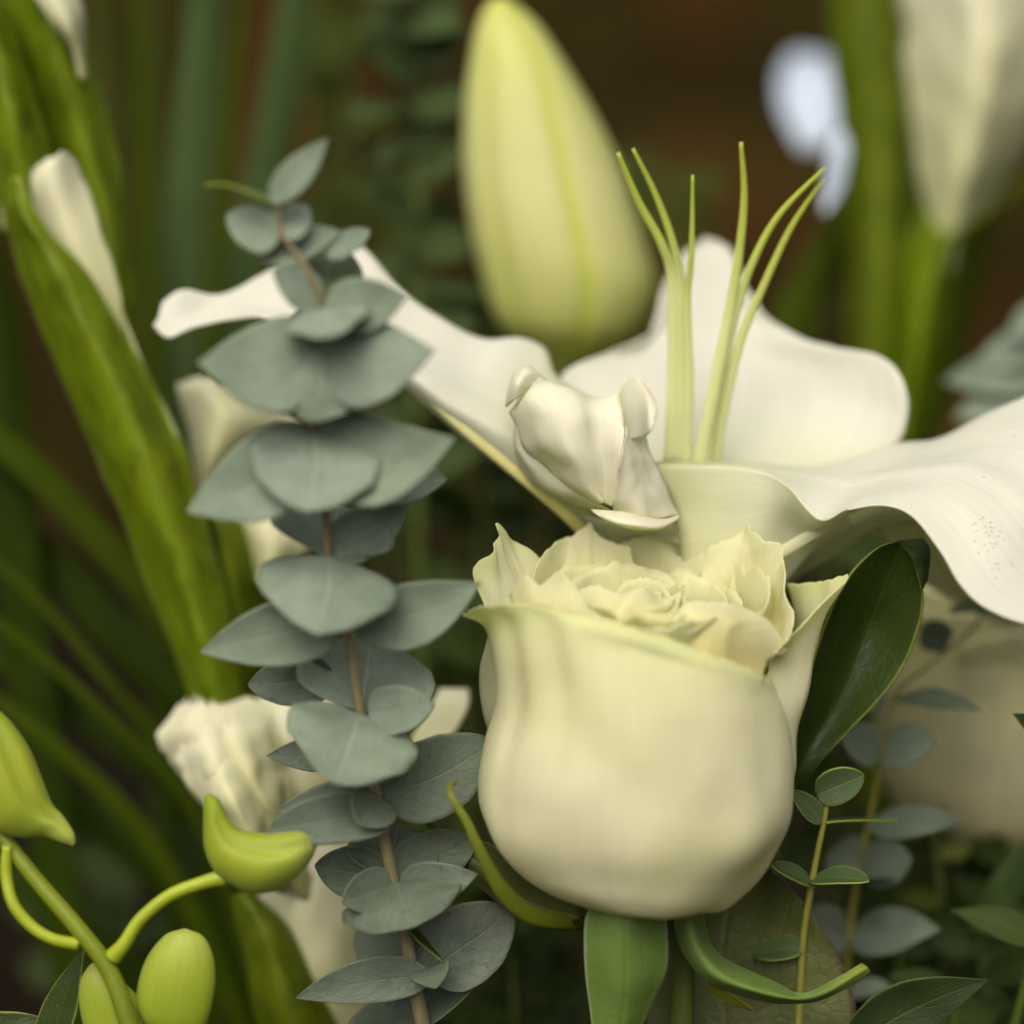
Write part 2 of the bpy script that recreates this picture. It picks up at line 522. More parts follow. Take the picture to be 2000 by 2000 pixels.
def bud_mat():
    n = N('lily_bud')
    uvv, u, v = n.uv()
    ob = n.obj()
    col = n.ramp(v, [(0, (.36, .41, .04)), (.2, (.49, .52, .15)), (.55, (.60, .61, .28)), (.85, (.58, .61, .20)), (1, (.50, .58, .12))])
    st = n.noise(n.scaled(uvv, (60, 2, 1)), 1.0, 3, .6)
    col = n.mix(n.mapr(st, .4, .7, 0, .25), col, (.54, .58, .14))
    # darker green seams where the tepals meet
    fr = n.math('ABSOLUTE', n.math('SUBTRACT', n.math('FRACT', n.math('ADD', n.math('MULTIPLY', u, 3), .63)), .5))
    col = n.mix(n.mapr(fr, .0, .075, .85, 0), col, (.47, .54, .05))
    col = n.mix(n.mapr(fr, .36, .5, 0, .3), col, (.50, .57, .08))
    dsc = n.noise(ob, 130, 2)
    col = n.mix(n.mapr(dsc, .70, .78, 0, .35), col, (.25, .25, .03))
    return n.finish(col, col, .3, .5, .3, st, .15, .0006)


M['bud'] = bud_mat()

# ------------------------------------------------------------------ setting
def plain(name, bm_verts, faces, mat):
    me = bpy.data.meshes.new(name)
    me.from_pydata(bm_verts, [], faces)
    me.materials.append(mat)
    o = bpy.data.objects.new(name, me)
    COL.objects.link(o)
    return o


n = N('soil')
ob = n.obj()
g1 = n.noise(ob, 14, 6, .65)
col = n.mix(n.mapr(g1, .35, .68, 0, 1), (.014, .010, .006), (.006, .005, .0035))
M['soil'] = n.finish(col, col, 0.0, 1.0, .02, n.noise(ob, 60, 6, .7), .8, .01)
nx, ny = 60, 60
gv = []
for j in range(ny + 1):
    for i in range(nx + 1):
        x, y = -6 + 12 * i / nx, -5 + 12 * j / ny
        gv.append((x, y, .012 * mnoise.noise(Vector((x * 2.1, y * 2.1, 0))) - .004))
gf = [(j * (nx + 1) + i, j * (nx + 1) + i + 1, (j + 1) * (nx + 1) + i + 1, (j + 1) * (nx + 1) + i) for j in range(ny) for i in range(nx)]
soil = plain('ground', gv, gf, M['soil'])
for p in soil.data.polygons:
    p.use_smooth = True
soil['kind'] = 'structure'

# dark brown timber wall far behind, wholly out of focus
n = N('brown_timber')
ob = n.obj()
c1 = n.noise(n.scaled(ob, (3.2, 1, 5.0)), 1.9, 3, .6)
c2 = n.noise(n.scaled(ob, (1, 1, 1)), 5.0, 3, .5)
col = n.mix(n.mapr(c1, .36, .66, 0, 1), (.010, .0075, .0025), (.044, .033, .008))
col = n.mix(n.mapr(c2, .50, .70, 0, .8), col, (.12, .048, .014))
grain = n.noise(n.scaled(ob, (3, 3, 60)), 1.0, 5, .6)
col = n.mix(n.mapr(grain, .4, .7, 0, .4), col, (.012, .009, .006))
M['timber'] = n.finish(col, col, 0.0, 1.0, .02, grain, .4, .004)
wall = bpy.data.objects.new('timber_wall', None)
COL.objects.link(wall)
wall.location = (0, 1.75, 0)
wall['label'] = 'dark brown timber wall blurred far behind the flowers'
wall['category'] = 'wall'
bx = [(-1, -1, -1), (1, -1, -1), (1, 1, -1), (-1, 1, -1), (-1, -1, 1), (1, -1, 1), (1, 1, 1), (-1, 1, 1)]
bf = [(0, 3, 2, 1), (4, 5, 6, 7), (0, 1, 5, 4), (1, 2, 6, 5), (2, 3, 7, 6), (3, 0, 4, 7)]
for k in range(5):
    zc = -.01 + .055 + k * .112
    o = plain('plank', [(a * 1.6, b * .012 + RNG.uniform(-.003, .003), c * .0545 + zc) for a, b, c in bx], bf, M['timber'])
    o.parent = wall
for xx in (-1.2, 0, 1.2):
    o = plain('post', [(a * .04 + xx, b * .03 + .046, c * .30 + .28) for a, b, c in bx], bf, M['timber'])
    o.parent = wall

# ------------------------------------------------------------------ white rose
rose = thing('white_rose', 'cream white rose with ragged half open petals in the foreground', 'rose', (1237, 1790, 6))
O = np.array([1237.0, 1172, -6])
TL = math.radians(19)
AX = np.array([0.02, -math.cos(TL), -math.sin(TL)])
E1 = np.array([1.0, 0.02, 0])
E2 = np.array([0, -math.sin(TL), math.cos(TL)])
PH = [-640, -625, -590, -520, -430, -330, -220, -110, 0, 60, 140]
PR = [20, 70, 160, 250, 298, 302, 284, 270, 285, 300, 315]


def rose_petal(name, phi, span, scale, htop, point=0, flare=0, flpow=3, mat='rose_inner', ragged=14, roff=0, notch=0, nu=44, nv=46, hbot=-640, fold=0, wob=10, lean=0, seed=None, tipskew=0.0, parent=rose, rfix=None):
    seed = seed if seed is not None else RNG.randint(1000)
    g = np.zeros((nv, nu, 3))
    for j in range(nv):
        v = j / (nv - 1)
        for i in range(nu):
            u = i / (nu - 1)
            q = 2 * u - 1
            qs = q - tipskew
            rag = ragged * (mnoise.noise(Vector((u * 7, seed, 0))) + .55 * mnoise.noise(Vector((u * 19, seed, 3))) + .3 * mnoise.noise(Vector((u * 45, seed, 5))))
            top = htop - 70 * abs(q) ** 2.6 + point * math.exp(-(qs / .16) ** 2) - notch * math.exp(-(qs / .3) ** 2) + rag
            h = hbot + (top - hbot) * (v ** .9)
            narrow = .35 + .65 * min(1, v / .35) ** .6
            ph = math.radians(phi + span * .5 * q * narrow)
            vv2 = max(0, (v - .55) / .45)
            base_r = np.interp(h, PH, PR) if rfix is None else rfix * (.35 + .65 * min(1, v / .4) ** .5)
            r = base_r * scale + roff + flare * vv2 ** flpow * (math.exp(-(qs / .5) ** 2) if point else 1)
            r += fold * math.sin(u * 9 + seed) * vv2 + lean * q * vv2
            r += wob * mnoise.noise(Vector((u * 3 + seed, v * 3, 1.7))) + wob * .5 * vv2 * mnoise.noise(Vector((u * 9 + seed, v * 6, 8.1)))
            g[j, i] = S10(O) + r * (math.cos(ph) * E1 + math.sin(ph) * E2) + h * AX
    return mesh_grid(name, wpt(U10(g)), M[mat], parent, .00022)


# inner whorls (spiral, tight towards the heart)
ring = [(20, 2, 160, 0), (52, 3, 140, 16), (92, 3, 140, 22), (138, 3, 130, 14), (176, 4, 112, 10)]
a0 = 20
for (rr, cnt, sp, ht) in ring:
    for k in range(cnt):
        rose_petal('petal', a0 + k * 360 / cnt + RNG.uniform(-12, 12), sp, 1, ht + RNG.uniform(-16, 16), flare=RNG.uniform(10, 44), flpow=2,
                   ragged=17, rfix=rr + RNG.uniform(-6, 6), hbot=-380, wob=14, fold=5, nu=32, nv=30)
    a0 += 47
# front inner petals whose bright rims show over the big outer petal
rose_petal('petal', 222, 92, .74, 30, point=8, flare=10, ragged=14, hbot=-500, wob=10)
rose_petal('petal', 300, 100, .72, 20, point=0, flare=10, ragged=14, hbot=-500, wob=12)
rose_petal('petal', 14, 84, .86, 36, point=18, flare=10, ragged=18, fold=10, seed=37)
# left outer sliver
sheet('petal', [[(975, 1470, 6), (1010, 1475, -4), (1060, 1480, -8)], [(945, 1400, 4), (990, 1400, -4), (1040, 1400, -6)], [(938, 1310, 3), (975, 1305, -4), (1020, 1300, -6)], [(953, 1240, 4), (985, 1230, -1), (1020, 1225, -3)]], M['rose_outer'], rose, nu=20, nv=24, wob=4, ragged=3)


# big front petal, traced bottom to rim
RD = -6      # the rose stands a little nearer than the focal plane


def Z(x, y):
    return 850 + .44 * x, 950 + .44 * y


def arc_row(l, r, ymid, de, dc, nn=15):
    (xl, yl), (xr, yr) = Z(*l), Z(*r)
    ym = Z(0, ymid)[1]
    out = []
    for i in range(nn):
        th = -math.pi / 2 + math.pi * i / (nn - 1)
        x = (xl + xr) / 2 + (xr - xl) / 2 * math.sin(th)
        yb = yl + (yr - yl) * (x - xl) / (xr - xl)
        y = yb + (ym - (yl + yr) / 2) * math.cos(th)
        out.append((x, y, RD + de + (dc - de) * math.cos(th)))
    return out


def path_row(pts, de, dc, nn=15):
    q = cr(np.array([Z(*p) for p in pts]), 80)
    x0, x1 = q[0, 0], q[-1, 0]
    out = []
    for i in range(nn):
        th = -math.pi / 2 + math.pi * i / (nn - 1)
        x = (x0 + x1) / 2 + (x1 - x0) / 2 * math.sin(th)
        out.append((x, float(np.interp(x, q[:, 0], q[:, 1])), RD + de + (dc - de) * math.cos(th)))
    return out




def ZR(pts, dep, n=16):
    q = cr(np.array([Z(*p) for p in pts]), n)
    dd = np.interp(np.linspace(0, 1, n), np.linspace(0, 1, len(dep)), dep)
    return [(x, y, RD + d) for (x, y), d in zip(q, dd)]


RI, RO = M['rose_inner'], M['rose_outer']
# back left petal with a peak
sheet('petal', [ZR([(480, 700), (600, 720), (740, 720), (900, 700)], [2, 8, 10, 8]), ZR([(440, 500), (560, 490), (720, 470), (890, 460)], [6, 15, 17, 14]),
                ZR([(446, 395), (470, 310), (530, 250), (610, 220), (662, 180), (690, 155), (712, 206), (790, 250), (870, 262)], [9, 14, 20, 22, 22, 20, 18])], RI, rose, nu=60, nv=40, wob=12, wobs=.016, ragged=6, seed=71)
# back petals
sheet('petal', [ZR([(760, 700), (900, 700), (1060, 700), (1200, 700)], [9, 13, 13, 10]), ZR([(760, 480), (900, 450), (1060, 460), (1200, 480)], [16, 19, 19, 16]),
                ZR([(740, 300), (800, 255), (860, 238), (930, 220), (985, 242), (1050, 285), (1110, 325), (1200, 300)], [20, 23, 24, 23, 21])], RI, rose, nu=56, nv=36, wob=10, wobs=.016, ragged=5, seed=72)
sheet('petal', [ZR([(880, 560), (1050, 560), (1300, 560)], [20, 23, 20]), ZR([(900, 360), (1080, 330), (1340, 330)], [23, 26, 23]), ZR([(860, 262), (960, 210), (1080, 234), (1180, 240), (1250, 238), (1310, 215), (1380, 240)], [24, 27, 27, 24])], RO, rose, nu=44, nv=30, wob=8, wobs=.014, ragged=5, seed=73)
# right back petal, folded, its rim coming forward
sheet('petal', [ZR([(1210, 640), (1290, 680), (1390, 730), (1480, 770)], [2, 6, 2, -8]), ZR([(1200, 520), (1300, 470), (1410, 450), (1500, 540), (1545, 720)], [8, 13, 13, 6, -8]),
                ZR([(1186, 420), (1196, 305), (1250, 255), (1330, 216), (1372, 186), (1402, 168), (1430, 225), (1512, 242), (1552, 322), (1538, 388), (1562, 470), (1590, 600), (1572, 690)], [11, 16, 18, 18, 16, 12, 8, 2, -4, -9])], RI, rose, nu=72, nv=44, wob=13, wobs=.018, ragged=8, seed=74)
# left petal with a thin hooked tip
sheet('petal', [ZR([(300, 700), (380, 700), (470, 690)], [-6, -2, 2]), ZR([(240, 580), (300, 500), (390, 460), (460, 520)], [-4, 3, 8, 8]),
                ZR([(226, 545), (172, 395), (192, 335), (262, 292), (268, 245), (292, 206), (273, 163), (300, 180), (345, 240), (465, 318), (470, 420)], [-3, 2, 4, 7, 8, 10, 13, 14])], RO, rose, nu=70, nv=40, wob=8, wobs=.016, ragged=2, seed=75)
# inner petals between heart and front rim
sheet('petal', [ZR([(380, 800), (600, 800), (860, 860)], [-8, -14, -14]), ZR([(350, 600), (520, 560), (700, 680), (880, 740)], [-7, -14, -16, -15]), ZR([(330, 480), (400, 392), (460, 436), (545, 376), (612, 430), (652, 492), (694, 548), (800, 604), (900, 650)], [-4, -8, -13, -15, -15, -14])], RI, rose, nu=54, nv=34, wob=8, wobs=.016, ragged=5, seed=76)
sheet('petal', [ZR([(960, 860), (1200, 900), (1450, 880)], [-12, -15, -10]), ZR([(1000, 730), (1150, 640), (1300, 640), (1480, 770)], [-12, -15, -14, -8]), ZR([(980, 670), (1070, 570), (1140, 506), (1300, 515), (1440, 566), (1530, 650), (1560, 740)], [-10, -11, -10, -8, -6])], RI, rose, nu=50, nv=34, wob=8, wobs=.016, ragged=5, seed=77)
sheet('petal', [ZR([(640, 760), (820, 800), (1040, 800)], [-8, -12, -10]), ZR([(640, 600), (820, 580), (1060, 600)], [-6, -10, -8]), ZR([(640, 470), (720, 440), (820, 480), (920, 450), (1010, 500), (1100, 470)], [-2, -5, -6, -4, 0])], RI, rose, nu=44, nv=30, wob=9, wobs=.018, ragged=8, seed=78)
# right outer petal flaring to a pinched tip
sheet('petal', [ZR([(1300, 1480), (1560, 1440), (1480, 1400)], [-10, -1, 10]), ZR([(1380, 1300), (1592, 1260), (1500, 1200)], [-8, 0, 12]), ZR([(1410, 1100), (1600, 1090), (1540, 1050)], [-8, 0, 15]), ZR([(1440, 950), (1642, 930), (1580, 880)], [-7, 0, 17]),
                ZR([(1470, 850), (1692, 730), (1600, 680)], [-6, 2, 19]), ZR([(1480, 800), (1742, 560), (1590, 540)], [-6, 3, 19]), ZR([(1470, 760), (1600, 645), (1740, 500), (1838, 398), (1762, 412), (1700, 424), (1560, 432)], [-7, -4, 0, 5, 8, 12, 19])],
      M['rose_outer'], rose, nu=60, nv=60, wob=6, wobs=.012, ragged=4, seed=80)
rows = [
    arc_row((860, 1880), (960, 1890), 1900, 0, -4),
    arc_row((660, 1835), (1150, 1860), 1918, 0, -12),
    arc_row((450, 1745), (1330, 1815), 1880, 0, -17),
    arc_row((318, 1625), (1475, 1670), 1780, 0, -20),
    arc_row((210, 1460), (1575, 1480), 1640, 0, -23),
    arc_row((186, 1310), (1600, 1300), 1440, 0, -24),
    arc_row((222, 1130), (1592, 1140), 1240, 0, -24),
    arc_row((265, 980), (1565, 1000), 1060, 0, -23),
    arc_row((272, 830), (1530, 915), 900, 0, -22),
    path_row([(248, 700), (460, 690), (640, 720), (800, 740), (960, 780), (1120, 815), (1300, 850), (1505, 880)], -2, -21),
    path_row([(215, 610), (350, 590), (480, 590), (620, 625), (760, 655), (900, 690), (1040, 735), (1180, 780), (1330, 820), (1490, 858)], -2, -21),
    path_row([(118, 562), (240, 528), (400, 520), (540, 556), (700, 588), (860, 622), (1000, 666), (1150, 722), (1310, 785), (1480, 848)], -2, -20),
]
front = sheet('petal', rows, M['rose_outer'], rose, nu=70, nv=70, thick=.0003, wob=9, wobs=.008, ragged=10,
              bumps=[(.74, .38, .09, .08, 22), (.80, .50, .05, .10, -8), (.25, .78, .04, .18, 9), (.31, .74, .035, .16, -8), (.37, .80, .04, .12, 5), (.17, .70, .04, .26, -9), (.55, .86, .10, .05, -6), (.86, .17, .05, .04, 9), (.80, .10, .04, .03, -7), (.91, .28, .03, .05, 7), (.5, .15, .12, .03, 5), (.62, .30, .06, .18, 5), (.48, .62, .09, .2, 7), (.12, .45, .05, .14, 5), (.40, .35, .09, .12, -5)], seed=3)
# sepals and stem
tube('stem', F((1290, 1690, 8), (1292, 1790, 8), (1285, 1930, 10)), [70, 26, 24], M['stem'], rose, wpts=ground_run((1285 * K, 1930 * K, 10), .0025))
sheet('sepal', [F((1130, 1690, -6), (1180, 1690, -12), (1245, 1700, -8)), F((1104, 1740, -10), (1180, 1745, -15), (1258, 1750, -10)),
                F((1105, 1830, -9), (1180, 1840, -13), (1256, 1830, -9)), F((1113, 1900, -7), (1175, 1910, -10), (1226, 1900, -7)), F((1124, 1990, -5), (1160, 2000, -6), (1180, 1990, -5)),
                F((1140, 2070, -4), (1145, 2075, -4), (1150, 2070, -4))], M['sepal'], rose, thick=.0006, wob=5, label='broad green sepal hanging below the rose')
sheet('sepal', [F((1285, 1690, 0), (1300, 1690, -2), (1325, 1695, 0)), F((1274, 1745, -2), (1302, 1745, -6), (1330, 1750, 0)), F((1294, 1806, -3), (1322, 1800, -7), (1346, 1788, -1)),
                F((1346, 1858, -4), (1366, 1844, -8), (1386, 1820, 0)), F((1442, 1890, -4), (1452, 1874, -8), (1458, 1850, 1)), F((1520, 1893, -4), (1518, 1884, -6), (1508, 1874, -5)),
                F((1575, 1876, -4), (1568, 1866, -6), (1560, 1856, -4)), F((1642, 1832, -4), (1636, 1824, -5), (1626, 1818, -4))], M['sepal'], rose, thick=.0003, wob=4, label='narrow twisted sepal with bright green tip')
sheet('sepal', [F((1330, 1862, 0), (1342, 1850, -3)), F((1375, 1892, -2), (1385, 1878, -4)), F((1418, 1907, -3), (1420, 1904, -4))], M['sepal_thin'], rose, thick=.0003)
tube('sepal', F((1100, 1742, 0), (1010, 1730, -7), (955, 1690, -11), (915, 1625, -14), (880, 1550, -15), (852, 1505, -15), (850, 1482, -13), (862, 1478, -11)), [14, 18, 17, 12, 9, 7, 6, 2], M['sepal_thin'], rose, flat=.45, label='thin yellow green sepal with an orange tip')
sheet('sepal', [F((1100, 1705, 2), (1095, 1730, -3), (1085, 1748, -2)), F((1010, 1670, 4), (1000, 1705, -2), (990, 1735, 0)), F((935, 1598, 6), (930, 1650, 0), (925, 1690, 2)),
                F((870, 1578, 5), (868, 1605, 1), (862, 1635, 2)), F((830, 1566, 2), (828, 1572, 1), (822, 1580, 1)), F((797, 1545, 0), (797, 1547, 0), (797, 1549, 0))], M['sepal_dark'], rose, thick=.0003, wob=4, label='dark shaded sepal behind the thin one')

# ------------------------------------------------------------------ white lily
lily = thing('white_lily', 'open white lily with pale green filaments and wavy petals', 'lily', (1330, 1090, 26))
sheet('petal', [F((1290, 960, 34), (1310, 965, 33), (1330, 960, 34)), F((1170, 880, 38), (1260, 900, 35), (1400, 905, 34), (1560, 900, 36)), F((1085, 775, 41), (1240, 825, 42), (1440, 835, 42), (1680, 850, 36)),
                F((1058, 718, 44), (1230, 745, 47), (1460, 760, 47), (1710, 790, 36)), F((1085, 688, 47), (1240, 695, 51), (1460, 715, 51), (1708, 735, 36)), F((1150, 666, 50), (1260, 650, 55), (1450, 680, 54), (1685, 690, 38)),
                F((1215, 648, 53), (1280, 615, 58), (1430, 645, 56), (1640, 666, 42)), F((1238, 600, 56), (1290, 575, 60), (1415, 600, 58), (1590, 684, 47)), F((1250, 545, 59), (1300, 535, 62), (1390, 550, 60), (1490, 640, 54)),
                F((1268, 505, 61), (1310, 495, 63), (1375, 500, 62), (1420, 580, 58)), F((1295, 472, 63), (1325, 464, 64), (1370, 470, 64), (1400, 520, 61)), F((1330, 451, 64), (1340, 449, 64), (1360, 454, 64), (1380, 470, 63))], M['lily'], lily, nu=44, nv=54, wob=14, wobs=.005, label='broad back petal behind the filaments')
# left petal: upper face and folded-down outer face
sheet('petal', [F((1140, 760, 34), (1135, 850, 22), (1130, 940, 20), (1120, 1010, 24)), F((1052, 715, 36), (1040, 780, 24), (1040, 870, 18), (1060, 975, 22)), F((1030, 660, 38), (960, 752, 25), (935, 810, 18), (950, 885, 22)),
                F((985, 638, 38), (880, 705, 27), (850, 760, 20), (860, 808, 24)), F((920, 644, 38), (800, 680, 28), (780, 710, 22), (778, 738, 26)), F((830, 602, 38), (720, 648, 30), (700, 665, 26), (690, 680, 27)),
                F((745, 535, 38), (640, 602, 32), (615, 622, 29), (600, 650, 29)), F((668, 455, 40), (575, 585, 35), (555, 610, 31), (540, 640, 30)), F((590, 468, 41), (510, 570, 37), (500, 590, 33), (492, 598, 32)),
                F((495, 518, 40), (440, 572, 37), (430, 590, 34), (425, 603, 33)), F((415, 556, 38), (380, 588, 36), (370, 602, 34), (365, 616, 33)), F((345, 548, 37), (330, 590, 35), (322, 610, 34), (318, 638, 33)), F((306, 572, 36), (300, 595, 35), (296, 605, 35), (289, 614, 35))],
      M['lily'], lily, nu=36, nv=56, wob=8, wobs=.012, label='long left petal with a recurved wavy tip')
tube('midrib', F((1110, 1012, 22), (1060, 965, 19), (950, 872, 19), (860, 798, 21), (790, 733, 23)), [13, 11, 10, 8, 4], petal_mat('lily_midrib', [(0, (.70, .66, .24)), (1, (.72, .70, .34))], trans=.3), lily, flat=.5)
# right petal: broad top face running out to the right, near edge wavy, outer face folded under
sheet('petal', [F((1215, 880, 20), (1270, 868, 25), (1330, 866, 34)), F((1400, 884, 15), (1420, 878, 22), (1480, 880, 34)), F((1480, 915, 9), (1510, 895, 18), (1600, 872, 34)), F((1545, 982, -1), (1600, 920, 12), (1700, 838, 34)),
                F((1600, 962, -6), (1670, 905, 8), (1765, 828, 32)), F((1662, 952, -7), (1740, 900, 4), (1850, 788, 30)), F((1722, 972, -10), (1810, 900, 2), (1932, 752, 30)), F((1775, 1040, -14), (1880, 930, -2), (2010, 712, 28)),
                F((1810, 1100, -17), (1930, 980, -6), (2100, 690, 26)), F((1860, 1148, -19), (1980, 1040, -8), (2160, 720, 22)), F((1940, 1180, -20), (2040, 1080, -8), (2200, 800, 20)), F((2060, 1180, -18), (2120, 1090, -8), (2210, 920, 15))],
      M['lily_spot'], lily, nu=44, nv=64, wob=9, wobs=.008, bumps=[(.55, .6, .06, .5, -5)], label='large right petal dusted with dark pollen')
sheet('petal', [F((1300, 1180, 18), (1290, 1080, 16), (1270, 960, 18), (1217, 877, 18.5)), F((1420, 1160, 18), (1410, 1060, 14), (1404, 950, 13), (1400, 881, 13.5)), F((1490, 1090, 18), (1485, 1010, 14), (1482, 950, 9), (1481, 912, 7.5)),
                F((1545, 1030, 18), (1545, 1005, 12), (1545, 992, 4), (1546, 980, -2)), F((1610, 992, 20), (1605, 982, 12), (1602, 972, 3), (1600, 960, -7))], M['lily_under2'], lily, nu=24, nv=30, wob=4, label='outer face of the right petal folded down')
tube('midrib', F((1400, 1085, 14), (1470, 1045, 13), (1530, 1010, 11), (1600, 978, 8)), [10, 12, 11, 5], M['lily_under'], lily, flat=.35)
sheet('petal', [F((1340, 1200, 40), (1360, 1150, 36), (1380, 1100, 36)), F((1480, 1105, 34), (1480, 1065, 26), (1470, 1034, 28)), F((1580, 1045, 32), (1575, 1012, 24), (1570, 985, 26)), F((1650, 998, 32), (1650, 970, 27), (1645, 950, 28)),
                F((1720, 985, 36), (1715, 960, 32), (1700, 930, 30)), F((1800, 960, 44), (1790, 930, 40), (1770, 900, 36))], M['lily_under2'], lily, nu=20, nv=30, wob=4, label='lower petal seen from outside under the right petal')
sheet('petal', [F((1640, 965, 40), (1700, 955, 38), (1760, 940, 36)), F((1665, 1010, 44), (1740, 1010, 40), (1830, 1000, 38)), F((1720, 1080, 48), (1790, 1090, 44), (1880, 1080, 42)), F((1790, 1130, 52), (1850, 1150, 48), (1930, 1150, 44)), F((1880, 1170, 54), (1900, 1180, 52), (1930, 1180, 50))],
      M['lily_under'], lily, nu=20, nv=24, wob=5, label='yellowish drooping petal behind the large right one')
# curled front petal, folded along a crease, with rolled edges
def Q(*pts):
    return [(650 + .3623 * p[0], 650 + .3623 * p[1], p[2] + 10) for p in pts]


OL = M['lily_old']
sheet('petal', [Q((1400, 905, -2), (1430, 910, -4), (1455, 915, -5), (1470, 920, -4), (1485, 925, -5), (1502, 938, -7)), Q((1240, 810, 0), (1300, 815, -5), (1360, 820, -7), (1420, 830, -6), (1475, 840, -5), (1522, 850, -9)),
                Q((1150, 710, 1), (1230, 710, -5), (1310, 710, -9), (1390, 720, -8), (1470, 730, -6), (1542, 740, -10)), Q((1040, 620, 1), (1140, 600, -6), (1240, 590, -10), (1350, 590, -9), (1450, 590, -7), (1562, 600, -10)),
                Q((985, 500, 1), (1090, 460, -6), (1200, 440, -9), (1320, 450, -9), (1420, 450, -7), (1570, 480, -8)), Q((950, 430, 1), (1050, 340, -4), (1160, 310, -5), (1290, 345, -6), (1400, 390, -5), (1555, 400, -5)),
                Q((975, 395, 4), (1060, 290, 1), (1160, 264, 0), (1290, 308, -1), (1400, 352, 0), (1540, 322, 0)), Q((990, 400, 8), (1070, 300, 6), (1160, 290, 6), (1290, 330, 5), (1400, 370, 5), (1530, 345, 5))],
      OL, lily, nu=54, nv=54, wob=5, wobs=.018, ragged=6, thick=.0002, label='crumpled front petal curling over with a pinched fold')
sheet('petal_fold', [Q((1508, 955, -6), (1700, 1005, -6), (1872, 985, 2)), Q((1515, 890, -8), (1680, 910, -6), (1830, 915, 3)), Q((1535, 780, -10), (1650, 800, -6), (1778, 800, 3)), Q((1562, 640, -10), (1640, 660, -5), (1722, 670, 3)), Q((1574, 540, -8), (1625, 545, -3), (1682, 550, 4)), Q((1572, 470, -6), (1625, 480, 0), (1690, 500, 5))],
      OL, lily, nu=26, nv=30, wob=5, wobs=.03, thick=.00026)
sheet('petal_fold', [Q((1535, 340, -4), (1556, 460, -7), (1576, 585, -8)), Q((1562, 270, 1), (1630, 400, -1), (1650, 566, -4)), Q((1618, 228, 5), (1694, 340, 4), (1698, 548, 1)), Q((1680, 252, 4), (1746, 388, 2), (1730, 508, 2))], OL, lily, nu=22, nv=22, wob=2, thick=.0003)
sheet('petal_fold', [Q((1385, 950, -4), (1500, 958, -8), (1600, 968, -9), (1760, 1005, -7), (1872, 985, 0)), Q((1430, 988, -7), (1520, 1018, -12), (1640, 1036, -13), (1760, 1046, -10), (1862, 1002, -2)), Q((1470, 1008, -5), (1560, 1044, -9), (1650, 1060, -10), (1755, 1057, -8), (1840, 1016, -2))], OL, lily, nu=34, nv=14, wob=2, thick=.00026)
sheet('petal_fold', [Q((1300, 935, 5), (1400, 948, 1), (1500, 950, -3)), Q((1100, 835, 6), (1200, 870, 2), (1330, 880, -2)), Q((1005, 715, 6), (1090, 760, 2), (1230, 800, 0)), Q((978, 600, 5), (1010, 650, 2), (1110, 690, 1)), Q((984, 490, 4), (1000, 530, 2), (1050, 600, 1))], M['lily_under2'], lily, nu=18, nv=28, wob=4, thick=.00026)
sheet('petal_fold', [Q((932, 400, 1), (985, 360, -3), (1050, 300, -1)), Q((945, 300, 2), (1000, 265, -4), (1075, 270, 0)), Q((978, 218, 4), (1040, 208, -1), (1118, 232, 3)), Q((1010, 188, 7), (1062, 180, 5), (1150, 250, 6))], OL, lily, nu=18, nv=18, wob=2, thick=.0003)
sheet('petal_fold', [F((1240, 1005, 20), (1270, 990, 22), (1295, 968, 26)), F((1282, 1030, 20), (1305, 1008, 22), (1325, 985, 26)), F((1310, 1050, 22), (1330, 1025, 24), (1350, 1004, 27))], M['lily_old'], lily, nu=14, nv=14, wob=3)
sheet('petal', [F((1100, 1110, 40), (1180, 1130, 36), (1290, 1130, 36)), F((1100, 1020, 30), (1170, 1030, 24), (1280, 1030, 26)), F((1090, 970, 22), (1160, 985, 14), (1270, 985, 14))], M['lily_under2'], lily, nu=18, nv=14, wob=3)
for pts, r0 in [
    ([(1166, 288), (1205, 380), (1248, 460), (1268, 530), (1272, 700), (1266, 880)], 8),
    ([(1194, 280), (1238, 370), (1270, 460), (1284, 540), (1288, 700), (1282, 880)], 7),
    ([(1307, 330), (1305, 470), (1297, 570), (1300, 720), (1294, 880)], 6),
    ([(1398, 268), (1404, 370), (1394, 480), (1374, 600), (1338, 780), (1318, 880)], 8),
    ([(1556, 316), (1470, 405), (1420, 495), (1388, 590), (1348, 760), (1330, 880)], 7),
    ([(1553, 338), (1492, 430), (1440, 540), (1398, 640), (1365, 770), (1345, 880)], 7)]:
    m = len(pts)
    dep = np.linspace(8, 24, m) + (RNG.uniform(-3, 6))
    P = [(x, y, d) for (x, y), d in zip(pts, dep)]
    rr = np.interp(np.linspace(0, 1, m), [0, .08, .5, 1], [.5, .75, 1.2, 1.9]) * r0
    tube('filament', F(*P), rr.tolist(), M['filament'], lily, flat=.6)
tube('stem', F((1330, 985, 36), (1335, 1020, 34), (1345, 1080, 32), (1360, 1300, 40), (1380, 1700, 60), (1390, 2000, 66)), [50, 50, 44, 24, 22, 22], M['stem'], lily, wpts=ground_run((1390 * K, 2000 * K, 66), .003))

